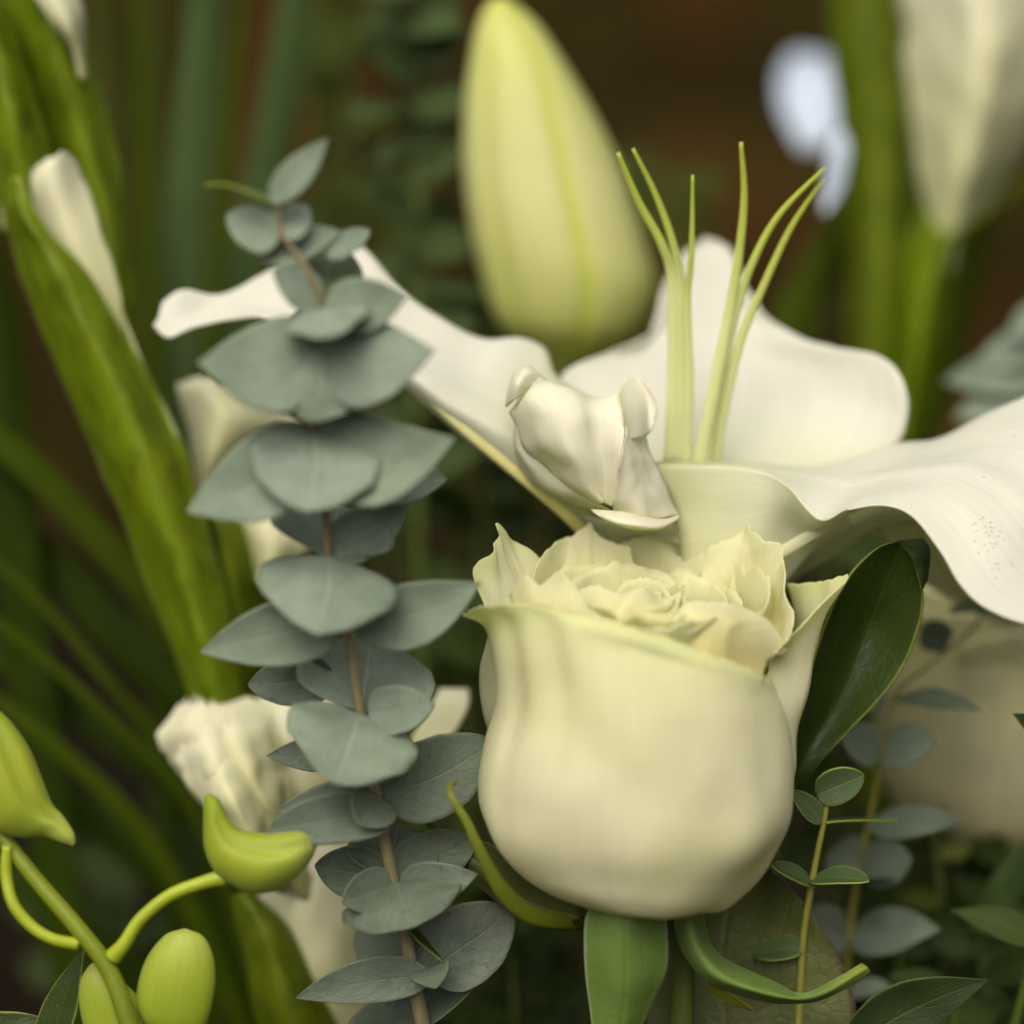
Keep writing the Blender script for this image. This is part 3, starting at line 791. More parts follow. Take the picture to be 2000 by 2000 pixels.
# ------------------------------------------------------------------ lily bud
budt = thing('lily_bud', 'large closed pale green lily bud standing behind the open lily', 'flower bud', (1105, 740, 62))
LFT = [(1050, 705), (985, 655), (930, 600), (897, 500), (877, 400), (869, 300), (872, 190), (889, 80), (910, 20), (938, -8)]
RGT = [(1082, 705), (1150, 672), (1212, 622), (1240, 545), (1222, 460), (1188, 350), (1152, 265), (1100, 172), (1020, 50), (950, -8)]
Lc, Rc = cr(np.array(LFT, float) * K, 60), cr(np.array(RGT, float) * K, 60)
C_ = (Lc + Rc) / 2
H_ = (Rc - Lc) / 2 * .97
th = np.linspace(0, 2 * math.pi, 72, endpoint=False)
g = np.zeros((60, 72, 3))
for j in range(60):
    hw = np.linalg.norm(H_[j])
    for i, a in enumerate(th):
        # three lobed section: grooves along the tepal seams, ridges between
        lob = 1 - .045 * math.exp(-((math.sin(3 * (a - math.pi / 2 - .25)) - 0) / .35) ** 2) * min(1, j / 8)
        g[j, i, :2] = C_[j] - H_[j] * math.cos(a) * lob
        g[j, i, 2] = 98 - hw / 10 * math.sin(a) * lob
bud_o = mesh_grid('bud', wpt(g), M['bud'], budt, 0, closed=True)
tube('stem', F((1066, 690, 98), (1080, 760, 98), (1110, 900, 98), (1150, 1300, 98), (1180, 1980, 98)), [40, 26, 20, 22, 24], M['stem'], budt, wpts=ground_run((1180 * K, 1980 * K, 84), .003))

# ------------------------------------------------------------------ main eucalyptus branch
euc = thing('eucalyptus_branch', 'tall silvery eucalyptus branch beside the rose with paired round leaves', 'eucalyptus', (823, 1990, 2))


def ed(y):
    return -(1850 - y) / 1500 * 40


stem_pts = [(522, 378), (532, 440), (575, 500), (604, 575), (603, 640), (590, 775), (594, 815), (614, 960), (619, 1040), (640, 1150), (655, 1190), (680, 1340), (707, 1480), (722, 1570), (737, 1640), (766, 1770), (780, 1850), (798, 1930)]
tube('stem', F(*[(x, y, ed(y)) for x, y in stem_pts]), [4, 5, 6, 6.5, 7, 7.5, 8, 8, 8.5, 9, 9.5, 10, 11, 12, 13, 14, 15, 15], M['euc_stem'], euc, n=90,
     wpts=ground_run((798 * K, 1930 * K, ed(1930)), .0022))
E = M['euc']
ED = M['euc_dark']
# leaves: base (px, py, mm from the stem), tip, half width, roll, material; front leaves arch towards the viewer, back leaves stand behind the stem
EG = M['euc_shaded']
CL = dict(prof='clasp')


def fr(x, y, tx, ty, wd, mt=None, out=14, **k):
    return (x, y, -1, tx, ty, -out, wd, k.pop('roll', 0), mt or E, dict(prof=k.pop('prof', 'euc2'), cup=RNG.uniform(-.16, .02), bend=RNG.uniform(6, 16), side=RNG.uniform(-14, 14), wav=RNG.uniform(2, 8), **k))


def bk(x, y, tx, ty, wd, mt=None, out=11, **k):
    return (x, y, 1, tx, ty, out, wd, k.pop('roll', 0), mt or E, dict(prof='clasp', cup=.22, bend=-6, **k))


LV = [
    (535, 397, 0, 398, 358, 5, 22, 84, M['euc_green'], {}),
    (528, 396, 0, 641, 270, -2, 33, 12, E, {}),
    (546, 466, 0, 442, 420, 4, 46, 0, E, CL), (550, 464, 0, 600, 402, 5, 34, 10, E, CL),
    (540, 510, 1, 668, 452, 5, 36, 25, E, dict(side=-10)), (640, 500, 3, 722, 448, 8, 26, 20, E, CL), (600, 505, 1, 505, 508, 2, 22, 40, E, {}),
    bk(626, 602, 650, 470, 76, EG, prof2=None), (622, 598, 0, 530, 524, -3, 40, 10, E, dict(side=6)), (630, 604, 0, 798, 578, -5, 58, 12, E, dict(side=6)), fr(627, 606, 640, 662, 84, out=12),
    (622, 664, 0, 386, 708, -7, 96, -12, E, dict(side=-40, cup=.1)), (622, 664, 0, 850, 684, -7, 94, 12, E, dict(side=40, cup=.1)), fr(620, 680, 606, 826, 112, out=5, prof='clasp'), bk(618, 690, 560, 620, 84, out=12),
    (606, 845, 0, 364, 1000, -6, 86, -8, E, dict(side=-26)), (612, 842, 0, 890, 856, -8, 92, 10, E, dict(side=58)), fr(610, 846, 596, 1000, 128, out=10, prof='clasp'), (700, 930, 7, 874, 936, 12, 56, 0, E, {}),
    bk(639, 1084, 660, 985, 124), (641, 1080, 1, 790, 996, 8, 52, 10, E, CL),
    fr(640, 1087, 616, 1244, 142, out=12),
    (672, 1220, 0, 392, 1274, -3, 66, 0, E, dict(side=6)), (682, 1220, 0, 938, 1138, -4, 66, 0, E, dict(side=20)),
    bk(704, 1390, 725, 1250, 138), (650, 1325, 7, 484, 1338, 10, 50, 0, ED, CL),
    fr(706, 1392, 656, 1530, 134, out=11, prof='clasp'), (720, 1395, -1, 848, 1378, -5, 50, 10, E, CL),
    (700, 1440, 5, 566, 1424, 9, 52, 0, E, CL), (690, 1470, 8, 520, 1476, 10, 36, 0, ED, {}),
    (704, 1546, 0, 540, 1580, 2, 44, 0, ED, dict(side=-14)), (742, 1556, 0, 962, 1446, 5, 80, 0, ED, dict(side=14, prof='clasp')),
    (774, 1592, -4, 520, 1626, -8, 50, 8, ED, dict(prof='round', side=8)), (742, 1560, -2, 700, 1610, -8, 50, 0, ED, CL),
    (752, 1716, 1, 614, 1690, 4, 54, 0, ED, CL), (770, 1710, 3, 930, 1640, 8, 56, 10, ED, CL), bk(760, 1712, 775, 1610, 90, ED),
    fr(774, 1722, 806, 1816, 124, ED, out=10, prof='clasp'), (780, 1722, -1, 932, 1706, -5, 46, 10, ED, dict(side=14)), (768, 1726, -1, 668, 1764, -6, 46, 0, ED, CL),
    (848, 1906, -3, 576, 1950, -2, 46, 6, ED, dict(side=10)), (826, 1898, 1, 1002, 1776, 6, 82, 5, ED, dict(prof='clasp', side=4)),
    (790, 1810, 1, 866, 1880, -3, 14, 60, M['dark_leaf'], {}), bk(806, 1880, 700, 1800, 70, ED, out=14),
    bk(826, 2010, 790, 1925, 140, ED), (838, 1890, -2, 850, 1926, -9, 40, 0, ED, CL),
]
for (x0, y0, d0, x1, y1, d1, wd, roll, mt, kw) in LV:
    dd = ed(y0 / K)
    kw = dict(kw)
    kw.pop('prof2', None)
    leaf('leaf', (x0, y0, dd + d0), (x1, y1, dd + d1), wd, mt, euc, roll=roll, wob=8, bend=kw.pop('bend', RNG.uniform(-6, 8)), **kw)

# ------------------------------------------------------------------ small eucalyptus sprigs at the right
sp1 = thing('eucalyptus_sprig', 'young green eucalyptus sprig with yellow stem right of the rose', 'eucalyptus', (1560, 1990, 12))
tube('stem', F((1562, 1500, 8), (1556, 1545, 8), (1542, 1610, 9), (1526, 1700, 10), (1515, 1780, 12), (1505, 1960, 14)), [4, 5, 6, 7, 7, 8], M['euc_stem_green'], sp1, wpts=ground_run((1505 * K, 1960 * K, 14), .0015))
for (x0, y0, d0, x1, y1, d1, wd, roll, mt, kw) in [
    (1540, 1500, 8, 1630, 1462, 6, 34, 0, 'euc_green', dict(prof='round')),
    (1555, 1553, 8, 1490, 1488, 6, 22, 20, 'euc_green', {}),
    (1556, 1553, 8, 1695, 1552, 20, 22, 82, 'euc_green', {}),
    (1530, 1668, 9, 1455, 1634, 4, 26, 55, 'euc_green', dict(prof='round')),
    (1530, 1660, 9, 1640, 1664, 2, 32, 58, 'euc_green', dict(prof='round', side=-4)),
    (1520, 1790, 12, 1420, 1800, 16, 30, 40, 'euc_green', dict(prof='round'))]:
    leaf('leaf', F((x0, y0, d0))[0], F((x1, y1, d1))[0], wd * K, M[mt], sp1, roll=roll, wob=4, bend=3, **kw)
sp2 = thing('eucalyptus_sprig', 'soft focus grey eucalyptus sprig behind the young green one', 'eucalyptus', (1600, 1990, 50))
tube('stem', F((1855, 1120, 52), (1840, 1180, 50), (1760, 1250, 46), (1690, 1310, 42), (1668, 1400, 40), (1650, 1500, 42), (1622, 1640, 44), (1603, 1760, 48), (1590, 1960, 52)), [3, 3, 3, 4, 4, 5, 5, 6, 6], M['euc_stem_green'], sp2, wpts=ground_run((1590 * K, 1960 * K, 52), .0016))
for (x0, y0, d0, x1, y1, d1, wd, roll, mt, kw) in [
    (1790, 1150, 44, 1905, 1158, 36, 28, 60, 'euc', dict(side=-6)),
    (1790, 1215, 46, 1735, 1190, 44, 26, 0, 'euc_dark', dict(prof='round')),
    (1735, 1205, 48, 1800, 1195, 44, 30, 20, 'euc_dark', dict(prof='round')),
    (1684, 1318, 42, 1852, 1342, 30, 34, 60, 'euc', dict(side=-6)),
    (1670, 1330, 42, 1600, 1300, 44, 36, 20, 'euc', {}),
    (1664, 1420, 40, 1765, 1400, 34, 48, 30, 'euc', dict(prof='round')),
    (1660, 1420, 40, 1588, 1390, 36, 44, 25, 'euc', dict(prof='round')),
    (1640, 1560, 42, 1815, 1552, 34, 40, 40, 'euc_dark', {}),
    (1630, 1640, 43, 1720, 1620, 36, 46, 10, 'euc_dark', dict(prof='round')),
    (1630, 1640, 43, 1570, 1600, 50, 46, 10, 'euc_dark', dict(prof='round')),
    (1618, 1650, 44, 1695, 1652, 30, 24, 60, 'euc_dark', {}),
    (1602, 1768, 48, 1775, 1755, 38, 52, 30, 'euc_dark', {}),
    (1602, 1768, 48, 1500, 1760, 52, 56, 10, 'euc_dark', dict(prof='round')),
    (1595, 1870, 50, 1690, 1865, 42, 24, 40, 'euc', {})]:
    leaf('leaf', F((x0, y0, d0))[0], F((x1, y1, d1))[0], wd * K, M[mt], sp2, roll=roll, wob=5, bend=4, **kw)

# ------------------------------------------------------------------ single leaves near the rose
dl = thing('broad_leaf', 'dark glossy pointed leaf with folded tip to the right of the rose', 'leaf', (1540, 1560, 14))
sheet('blade', [F((1485, 1500, 14), (1492, 1500, 13), (1500, 1498, 14)), F((1490, 1440, 10), (1515, 1440, 12), (1545, 1440, 12)), F((1503, 1370, 8), (1550, 1375, 13), (1605, 1376, 10)), F((1526, 1275, 6), (1600, 1285, 13), (1690, 1282, 8)),
                F((1560, 1165, 5), (1640, 1180, 12), (1736, 1180, 6)), F((1602, 1085, 4), (1668, 1105, 9), (1741, 1118, 5)), F((1655, 1034, 4), (1690, 1050, 6), (1726, 1072, 4)), F((1694, 1020, 4), (1700, 1022, 4), (1708, 1030, 4))],
      M['dark_leaf'], dl, wob=6, thick=.0003, nu=31, nv=44)
sheet('folded_tip', [F((1690, 1021, 5), (1715, 1045, 3), (1728, 1076, 3), (1738, 1116, 2)), F((1716, 1018, 8), (1735, 1040, 4), (1742, 1070, 4), (1742, 1110, 3)), F((1742, 1017, 9), (1753, 1036, 7), (1754, 1066, 6), (1750, 1096, 5))], M['dark_leaf'], dl, wob=3, thick=.0003)
tube('stem', F((1490, 1500, 14), (1470, 1580, 24), (1450, 1760, 30), (1440, 1980, 34)), [6, 8, 9, 10], M['stem'], dl, wpts=ground_run((1440 * K, 1980 * K, 34), .0015))

rl = thing('rose_leaf', 'large brownish green veined rose leaf hanging under the rose', 'leaf', (1400, 2060, 20))
sheet('blade', [F((1290, 2180, 24), (1360, 2180, 22), (1420, 2180, 24)), F((1225, 2060, 22), (1380, 2060, 16), (1610, 2060, 14)), F((1215, 1960, 20), (1370, 1950, 18), (1620, 1945, 10)), F((1232, 1850, 20), (1360, 1845, 19), (1600, 1848, 10)), F((1262, 1750, 22), (1370, 1750, 21), (1556, 1756, 10)),
                F((1310, 1670, 24), (1390, 1675, 22), (1502, 1682, 12)), F((1370, 1620, 24), (1410, 1620, 22), (1458, 1640, 14)), F((1420, 1580, 22), (1425, 1580, 20), (1430, 1582, 20))], M['rose_leaf'], rl, wob=10, thick=.00026, nu=34, nv=44, ragged=4)
tube('stem', F((1350, 2185, 24), (1330, 2260, 26)), [10, 12], M['stem'], rl, wpts=ground_run((1330 * K, 2260 * K, 26), .0018))


def single_leaf(label, B, T, wd, mat, roll=0, name='garden_leaf', prof='lance', group=None, wav=0, **kw):
    t = thing(name, label, 'leaf', F(B)[0], group)
    leaf('blade', F(B)[0], F(T)[0], wd * K, M[mat], t, roll=roll, prof=prof, wav=wav, wob=8, **kw)
    b = F(B)[0]
    a = np.array(b) - np.array(F(T)[0])
    a = a / (np.linalg.norm(a) + 1e-6)
    e = (b[0] + a[0] * 40, b[1] + abs(a[1]) * 30 + 40, b[2] + 4)
    tube('stem', [b, e], [6, 8], M['stem'], t, n=8, wpts=ground_run(e, .0015))
    return t


single_leaf('dark serrated leaf with pointed tip in the low corner right of the rose leaf', (1560, 2010, 2), (1864, 1850, 0), 60, 'deep_leaf', roll=0, side=-20)
single_leaf('narrow dark blue green leaf reaching across above the serrated leaf', (1990, 1800, 22), (1792, 1716, 26), 34, 'bush_leaf', roll=20, side=14)
single_leaf('tiny dark leaf tip in front of the blurred cream rose', (2010, 1400, 10), (1912, 1346, 8), 22, 'dark_leaf', roll=10)
single_leaf('dark green leaf rising beside the lowest orchid bud', (70, 2080, -4), (160, 1790, -4), 42, 'dark_leaf', roll=30, side=-10)
single_leaf('broad dark leaf lying below the orchid stem', (-60, 2060, 0), (115, 1930, 2), 74, 'dark_leaf', roll=10, side=-26)

# ------------------------------------------------------------------ orchid bud stem, low left
orch = thing('orchid_bud_stem', 'green orchid stem with smooth lime buds on curved stalks', 'orchid', (250, 1990, -10))
tube('stem', F((-120, 1380, -10), (-30, 1530, -10), (60, 1650, -11), (150, 1755, -12), (205, 1830, -12), (240, 1920, -12), (262, 2000, -12)), [14, 15, 16, 17, 18, 20, 20], M['orchid_stem'], orch, wpts=ground_run((262 * K, 2000 * K, -12), .002), n=50)


def blob_bud(name, rowsL, rowsR, d0, mat, parent, depth=.8, crease=0, nseg=36, nn=36, creq=1.9, creamp=.3, cw=.22):
    Lc, Rc = cr(np.array(rowsL, float) * K, nn), cr(np.array(rowsR, float) * K, nn)
    C_, H_ = (Lc + Rc) / 2, (Rc - Lc) / 2
    g = np.zeros((nn, nseg, 3))
    for j in range(nn):
        hw = np.linalg.norm(H_[j])
        for i in range(nseg):
            a = 2 * math.pi * i / nseg
            lob = 1 - (creamp * math.exp(-((a - creq) / cw) ** 2) * math.sin(math.pi * j / (nn - 1)) if crease else 0)
            g[j, i, :2] = C_[j] - H_[j] * math.cos(a) * (1 if not crease else (lob + 1) / 2)
            g[j, i, 2] = d0 - hw / 10 * depth * math.sin(a) * lob
    return mesh_grid(name, wpt(g), M[mat], parent, 0, closed=True)


b1 = blob_bud('bud', [(-40, 1345), (-70, 1390), (-60, 1480), (-20, 1560), (35, 1580), (80, 1578), (110, 1588), (136, 1596)],
              [(-20, 1325), (20, 1360), (55, 1410), (80, 1470), (98, 1515), (120, 1540), (140, 1572), (142, 1590)], -12, 'orchid_bud', orch, crease=1, creq=2.0)
tube('pedicel', F((14, 1596, -12), (12, 1650, -12), (25, 1705, -13), (60, 1748, -13), (100, 1772, -13), (148, 1782, -12)), [11, 12, 12, 12, 12, 13], M['pedicel'], orch)
# boat shaped bud: horned at one end, keeled
b2 = blob_bud('bud', [(384, 1502), (383, 1560), (386, 1602), (402, 1640), (430, 1666), (475, 1686), (520, 1680), (560, 1655), (588, 1620), (598, 1596)],
              [(396, 1498), (412, 1509), (430, 1540), (452, 1563), (490, 1571), (530, 1568), (555, 1566), (575, 1568), (590, 1578), (599, 1588)], -14, 'orchid_bud', orch, depth=1.0, creamp=.22, crease=1, creq=2.0, cw=.26)
tube('pedicel', F((425, 1655, -13), (385, 1665, -13), (320, 1690, -13), (265, 1735, -13), (235, 1780, -13), (213, 1806, -12)), [18, 14, 13, 13, 14, 18], M['pedicel'], orch)
b3 = blob_bud('bud', [(300, 1960), (262, 1920), (258, 1870), (275, 1810), (310, 1765), (345, 1752)], [(340, 1975), (385, 1940), (405, 1870), (404, 1810), (385, 1768), (352, 1752)], -9, 'orchid_bud', orch, depth=.5)
b4 = blob_bud('bud', [(230, 2010), (170, 1960), (150, 1900), (152, 1850), (165, 1826), (172, 1818)], [(290, 2000), (290, 1930), (265, 1885), (230, 1850), (200, 1828), (180, 1817)], -7, 'orchid_bud', orch, depth=.5)
tube('pedicel', F((300, 1955, -9), (285, 2000, -10), (262, 2040, -12)), [14, 12, 14], M['pedicel'], orch)

# ------------------------------------------------------------------ gladiolus spikes at the left
gl = thing('gladiolus_spike', 'green gladiolus spike with cream bud tips leaning along the left edge', 'gladiolus', (440, 1500, 46))
B_, BD, GP = M['bract'], M['bract_dark'], M['glad_petal']
sheet('bract', [F((395, 1360, 44), (425, 1362, 38), (462, 1345, 44)), F((312, 1180, 46), (375, 1180, 36), (432, 1160, 44)), F((222, 960, 46), (300, 950, 34), (374, 935, 44)), F((138, 760, 46), (220, 740, 33), (322, 790, 44)), F((62, 590, 46), (140, 580, 33), (240, 640, 42)),
                F((28, 480, 46), (90, 480, 34), (165, 520, 40)), F((14, 400, 45), (45, 410, 36), (88, 430, 38)), F((20, 330, 42), (25, 335, 40), (32, 335, 38))], B_, gl, nu=32, nv=50, thick=.0007, wob=7)
sheet('bud', [F((200, 680, 48), (222, 680, 46), (240, 676, 47)), F((150, 590, 48), (195, 585, 44), (232, 590, 46)), F((95, 500, 48), (150, 490, 43), (210, 500, 46)), F((45, 410, 48), (115, 400, 42), (184, 420, 47)), F((34, 350, 48), (95, 330, 42), (166, 350, 48)), F((52, 328, 48), (105, 292, 43), (142, 304, 48))],
      GP, gl, nu=36, nv=30, thick=.0003, wob=8, wobs=.010, ragged=14)
sheet('bud', [F((8, 440, 52), (20, 440, 50)), F((-2, 390, 52), (18, 390, 50)), F((-8, 340, 52), (16, 325, 50)), F((-4, 316, 52), (20, 312, 50))], GP, gl, nu=10, nv=16, thick=.0003, wob=5)
# pale edge lip of the sheath
tube('bract_edge', F((228, 585, 45), (252, 650, 44), (290, 740, 43), (322, 800, 43), (350, 875, 43)), [1.5, 4, 5, 4, 1.5], stem_mat('pale_lip', (.42, .47, .24), (.3, .36, .12)), gl, flat=.5)
sheet('bract', [F((225, 690, 62), (238, 690, 58), (252, 660, 60)), F((165, 520, 64), (210, 500, 54), (250, 520, 62)), F((110, 340, 66), (170, 320, 54), (228, 340, 62)), F((50, 180, 66), (120, 160, 52), (192, 180, 62)), F((15, 40, 66), (90, 30, 50), (160, 40, 62)), F((-10, -60, 66), (70, -70, 52), (135, -60, 62))], B_, gl, nu=28, nv=36, thick=.0007, wob=7)
sheet('bud', [F((152, 150, 52), (157, 150, 51), (161, 150, 54)), F((132, 90, 50), (146, 90, 48), (160, 95, 54)), F((100, 40, 48), (125, 36, 46), (156, 40, 54)), F((50, -30, 48), (90, -40, 46), (142, -40, 54))], GP, gl, nu=20, nv=20, thick=.0003, wob=8)
sheet('bract', [F((0, 440, 54), (50, 430, 46), (104, 330, 52)), F((-40, 250, 54), (25, 250, 42), (88, 270, 52)), F((-70, 100, 54), (-10, 100, 42), (46, 120, 52)), F((-110, -40, 54), (-50, -40, 44), (4, 0, 52))], B_, gl, nu=24, nv=30, thick=.0007, wob=7)
tube('stem', F((-60, -60, 62), (60, 260, 62), (180, 700, 58), (300, 1050, 54), (400, 1330, 50), (470, 1560, 56), (560, 1980, 66)), [30, 34, 36, 38, 38, 34, 34], B_, gl, wpts=ground_run((560 * K, 1980 * K, 66), .003))
g2 = thing('gladiolus_spike', 'second gladiolus spike with frilled cream buds behind the eucalyptus', 'gladiolus', (620, 1990, 60))
sheet('bract', [F((440, 1400, 62), (470, 1400, 56), (500, 1400, 62)), F((400, 1220, 62), (450, 1220, 52), (500, 1220, 62)), F((372, 1060, 62), (430, 1050, 50), (510, 1080, 62)), F((362, 960, 62), (400, 950, 52), (470, 1000, 60)), F((370, 900, 60), (375, 905, 58), (385, 920, 58))], BD, g2, nu=28, nv=36, thick=.0007, wob=7)
sheet('bud', [F((372, 960, 58), (380, 960, 57), (392, 960, 58)), F((370, 900, 58), (395, 890, 52), (440, 900, 58)), F((350, 800, 58), (420, 790, 48), (520, 830, 58)), F((338, 735, 58), (400, 735, 50), (560, 800, 58)), F((345, 722, 58), (408, 712, 52), (550, 780, 60))], GP, g2, nu=34, nv=26, thick=.0003, wob=9, wobs=.011, ragged=18)
sheet('bud', [F((480, 1100, 58), (500, 1100, 54), (520, 1095, 58)), F((470, 1060, 58), (510, 1060, 52), (560, 1070, 58)), F((455, 1000, 58), (510, 1010, 52), (590, 1020, 58)), F((440, 940, 60), (500, 950, 56), (580, 960, 60))], GP, g2, nu=20, nv=18, thick=.0003, wob=8)
tube('stem', F((440, 960, 66), (470, 1300, 64), (520, 1600, 64), (600, 1980, 66)), [26, 30, 32, 34], BD, g2, wpts=ground_run((600 * K, 1980 * K, 66), .003))
g3 = thing('gladiolus_flower', 'crumpled cream gladiolus flower opening above the lime orchid bud', 'gladiolus', (640, 1990, 40))
sheet('petal', [F((560, 1700, 40), (580, 1700, 38), (600, 1690, 40)), F((440, 1575, 38), (500, 1570, 28), (560, 1560, 36)), F((360, 1490, 38), (440, 1470, 26), (540, 1460, 36)), F((320, 1430, 38), (400, 1400, 28), (520, 1380, 38)), F((298, 1390, 38), (370, 1360, 32), (480, 1320, 40)), F((335, 1330, 40), (380, 1325, 36), (440, 1322, 42))],
      GP, g3, nu=80, nv=50, thick=.0003, wob=9, wobs=.012, ragged=30)
for (ox, oy, od, sc) in ((-6, 26, -5, .72), (34, -6, -3, .62), (10, 60, -8, .55)):
    c = np.array([430, 1450.0])
    RW = [[(570, 1700, 40), (580, 1700, 38), (592, 1690, 40)], [(440, 1575, 36), (500, 1570, 30), (560, 1560, 36)], [(360, 1490, 36), (440, 1470, 28), (530, 1460, 36)], [(315, 1425, 36), (400, 1395, 30), (505, 1370, 37)], [(300, 1375, 37), (372, 1335, 33), (470, 1312, 39)]]
    RW = [[((c[0] + (x - c[0]) * sc + ox) * K, (c[1] + (y - c[1]) * (sc + .12) + oy) * K, d + od) for x, y, d in r] for r in RW]
    sheet('petal', RW, GP, g3, nu=70, nv=36, thick=.0002, wob=8, wobs=.02, ragged=26)
sheet('petal', [F((540, 1720, 46), (600, 1720, 42), (680, 1720, 46)), F((460, 1560, 48), (560, 1550, 40), (660, 1540, 48)), F((420, 1420, 48), (530, 1420, 40), (660, 1400, 48)), F((440, 1320, 50), (540, 1310, 44), (640, 1300, 50))], GP, g3, nu=34, nv=30, thick=.0003, wob=10, wobs=.010, ragged=14)
sheet('petal', [F((600, 2050, 50), (650, 2060, 46), (720, 2050, 50)), F((540, 1880, 48), (610, 1880, 40), (705, 1880, 48)), F((490, 1720, 46), (580, 1720, 38), (700, 1720, 46)), F((500, 1600, 46), (580, 1590, 40), (680, 1600, 46))], GP, g3, nu=28, nv=28, thick=.0003, wob=10)
sheet('petal', [F((700, 1520, 40), (760, 1500, 36)), F((760, 1420, 42), (830, 1420, 36)), F((810, 1340, 42), (880, 1340, 38)), F((830, 1300, 44), (884, 1300, 42))], GP, g3, nu=16, nv=20, thick=.0003, wob=5)
sheet('bract', [F((520, 2080, 42), (600, 2090, 34), (690, 2080, 42)), F((480, 1900, 40), (545, 1900, 31), (620, 1900, 40)), F((455, 1770, 40), (500, 1760, 32), (560, 1780, 40)), F((440, 1690, 40), (458, 1685, 36), (480, 1690, 38))], BD, g3, nu=24, nv=30, thick=.0007, wob=7)
tube('stem', F((580, 1700, 52), (610, 1850, 52), (640, 2000, 54)), [30, 34, 34], BD, g3, wpts=ground_run((640 * K, 2000 * K, 54), .003))

# ------------------------------------------------------------------ gladiolus at the upper right, far out of focus
g4 = thing('gladiolus_spike', 'blurred tall gladiolus with one large cream bud in green sheath', 'gladiolus', (1650, 1300, 140))
sheet('bud', [F((1760, 520, 140), (1785, 520, 132), (1800, 510, 140)), F((1745, 400, 140), (1800, 400, 124), (1870, 380, 140)), F((1715, 200, 142), (1850, 200, 116), (1990, 200, 142)), F((1700, 40, 144), (1860, 40, 114), (2030, 40, 144)), F((1690, -120, 146), (1860, -120, 118), (2040, -120, 146))], GP, g4, nu=30, nv=30, thick=.0006, wob=10)
sheet('bract', [F((1680, 860, 142), (1700, 860, 134), (1735, 850, 142)), F((1690, 640, 142), (1735, 640, 128), (1790, 640, 142)), F((1700, 500, 142), (1765, 500, 126), (1830, 480, 142)), F((1730, 420, 140), (1790, 440, 126), (1900, 380, 140)), F((1748, 380, 138), (1790, 450, 130), (1950, 330, 138))], B_, g4, nu=24, nv=30, thick=.0007, wob=6)
sheet('bract', [F((1600, 800, 150), (1650, 800, 140), (1715, 800, 150)), F((1600, 560, 150), (1660, 560, 136), (1745, 560, 150)), F((1590, 300, 150), (1660, 300, 136), (1735, 300, 150)), F((1570, 100, 150), (1640, 100, 136), (1715, 100, 150)), F((1555, -120, 150), (1630, -120, 138), (1700, -120, 150))], BD, g4, nu=24, nv=34, thick=.0007, wob=6)
tube('stem', F((1640, -100, 156), (1670, 400, 156), (1680, 800, 150), (1660, 1200, 146), (1640, 1980, 140)), [40, 42, 40, 36, 36], BD, g4, wpts=ground_run((1640 * K, 1980 * K, 140), .003))

# ------------------------------------------------------------------ blurred cream rose at the right edge
r2 = thing('cream_rose', 'second cream rose, blurred, half hidden under the large lily petal', 'rose', (2030, 1640, 92))
O = np.array([1995.0, 1150, 92])
TL = math.radians(12)
AX = np.array([0.0, -math.cos(TL), -math.sin(TL)])
E2 = np.array([0, -math.sin(TL), math.cos(TL)])
PR = [25, 105, 200, 262, 290, 295, 290, 280, 282, 290, 300]
M['rose_far'] = petal_mat('blurred_rose_petal', [(0, (.88, .83, .56)), (.4, (.92, .89, .68)), (1, (.92, .90, .70))], trans=.6)
PHo = PH
PH = [h * .82 for h in PHo]
for (ph, sp, sc, ht) in [(250, 110, 1.0, 10), (300, 110, .97, 0), (200, 110, .96, 20), (150, 110, .93, 30), (90, 120, .9, 30), (30, 110, .92, 30), (340, 100, .95, 20), (230, 100, .7, 20), (320, 110, .68, 20), (120, 120, .65, 20), (20, 120, .6, 20)]:
    rose_petal('petal', ph, sp, sc, ht, flare=20, mat='rose_far', ragged=10, hbot=-524, nu=30, nv=30, parent=r2)
tube('stem', F((1950, 1590, 92), (1950, 1700, 92), (1940, 1980, 92)), [40, 24, 24], M['stem'], r2, wpts=ground_run((1940 * K, 1980 * K, 92), .0025))

# ------------------------------------------------------------------ pale blue sheets: a blurred sky glint put into their colour
n = N('glint_colour')
ob = n.obj()
colw = n.mix(n.mapr(n.noise(ob, 60, 3), .35, .65, 0, 1), (.66, .76, .88), (.50, .60, .74))
M['glint'] = n.finish(colw, colw, .35, .12, .8, n.noise(ob, 40, 3), .5, .002)
cw = thing('painted_glint', 'pale bluish sheets with a painted glint, blurred, above the filaments', 'wrapping film', (1560, 480, 230))
sheet('glint_sheet', [F((1515, 285, 226), (1555, 275, 222), (1596, 240, 228)), F((1478, 215, 236), (1540, 205, 232), (1598, 195, 236)), F((1470, 150, 246), (1530, 145, 242), (1585, 145, 246)), F((1490, 105, 258), (1525, 98, 256), (1560, 108, 258))], M['glint'], cw, nu=20, nv=20, thick=.0003, wob=8, wobs=.03)
sheet('glint_sheet', [F((1554, 404, 126), (1558, 402, 125)), F((1556, 345, 126), (1590, 352, 128)), F((1568, 280, 128), (1602, 288, 130)), F((1578, 245, 132), (1596, 248, 134))], M['glint'], cw, nu=12, nv=20, thick=.0003, wob=6, wobs=.03)
tube('tie', F((1556, 470, 200), (1562, 430, 160), (1560, 396, 130), (1580, 330, 131), (1590, 246, 140), (1560, 262, 222)), [2, 3, 3, 3, 3, 2], M['blade_sage'], cw,)
tube('stake', F((1558, 440, 234), (1560, 700, 236), (1560, 1980, 240)), [3, 4, 5], M['stem'], cw, wpts=ground_run((1560 * K, 1980 * K, 240), .001))

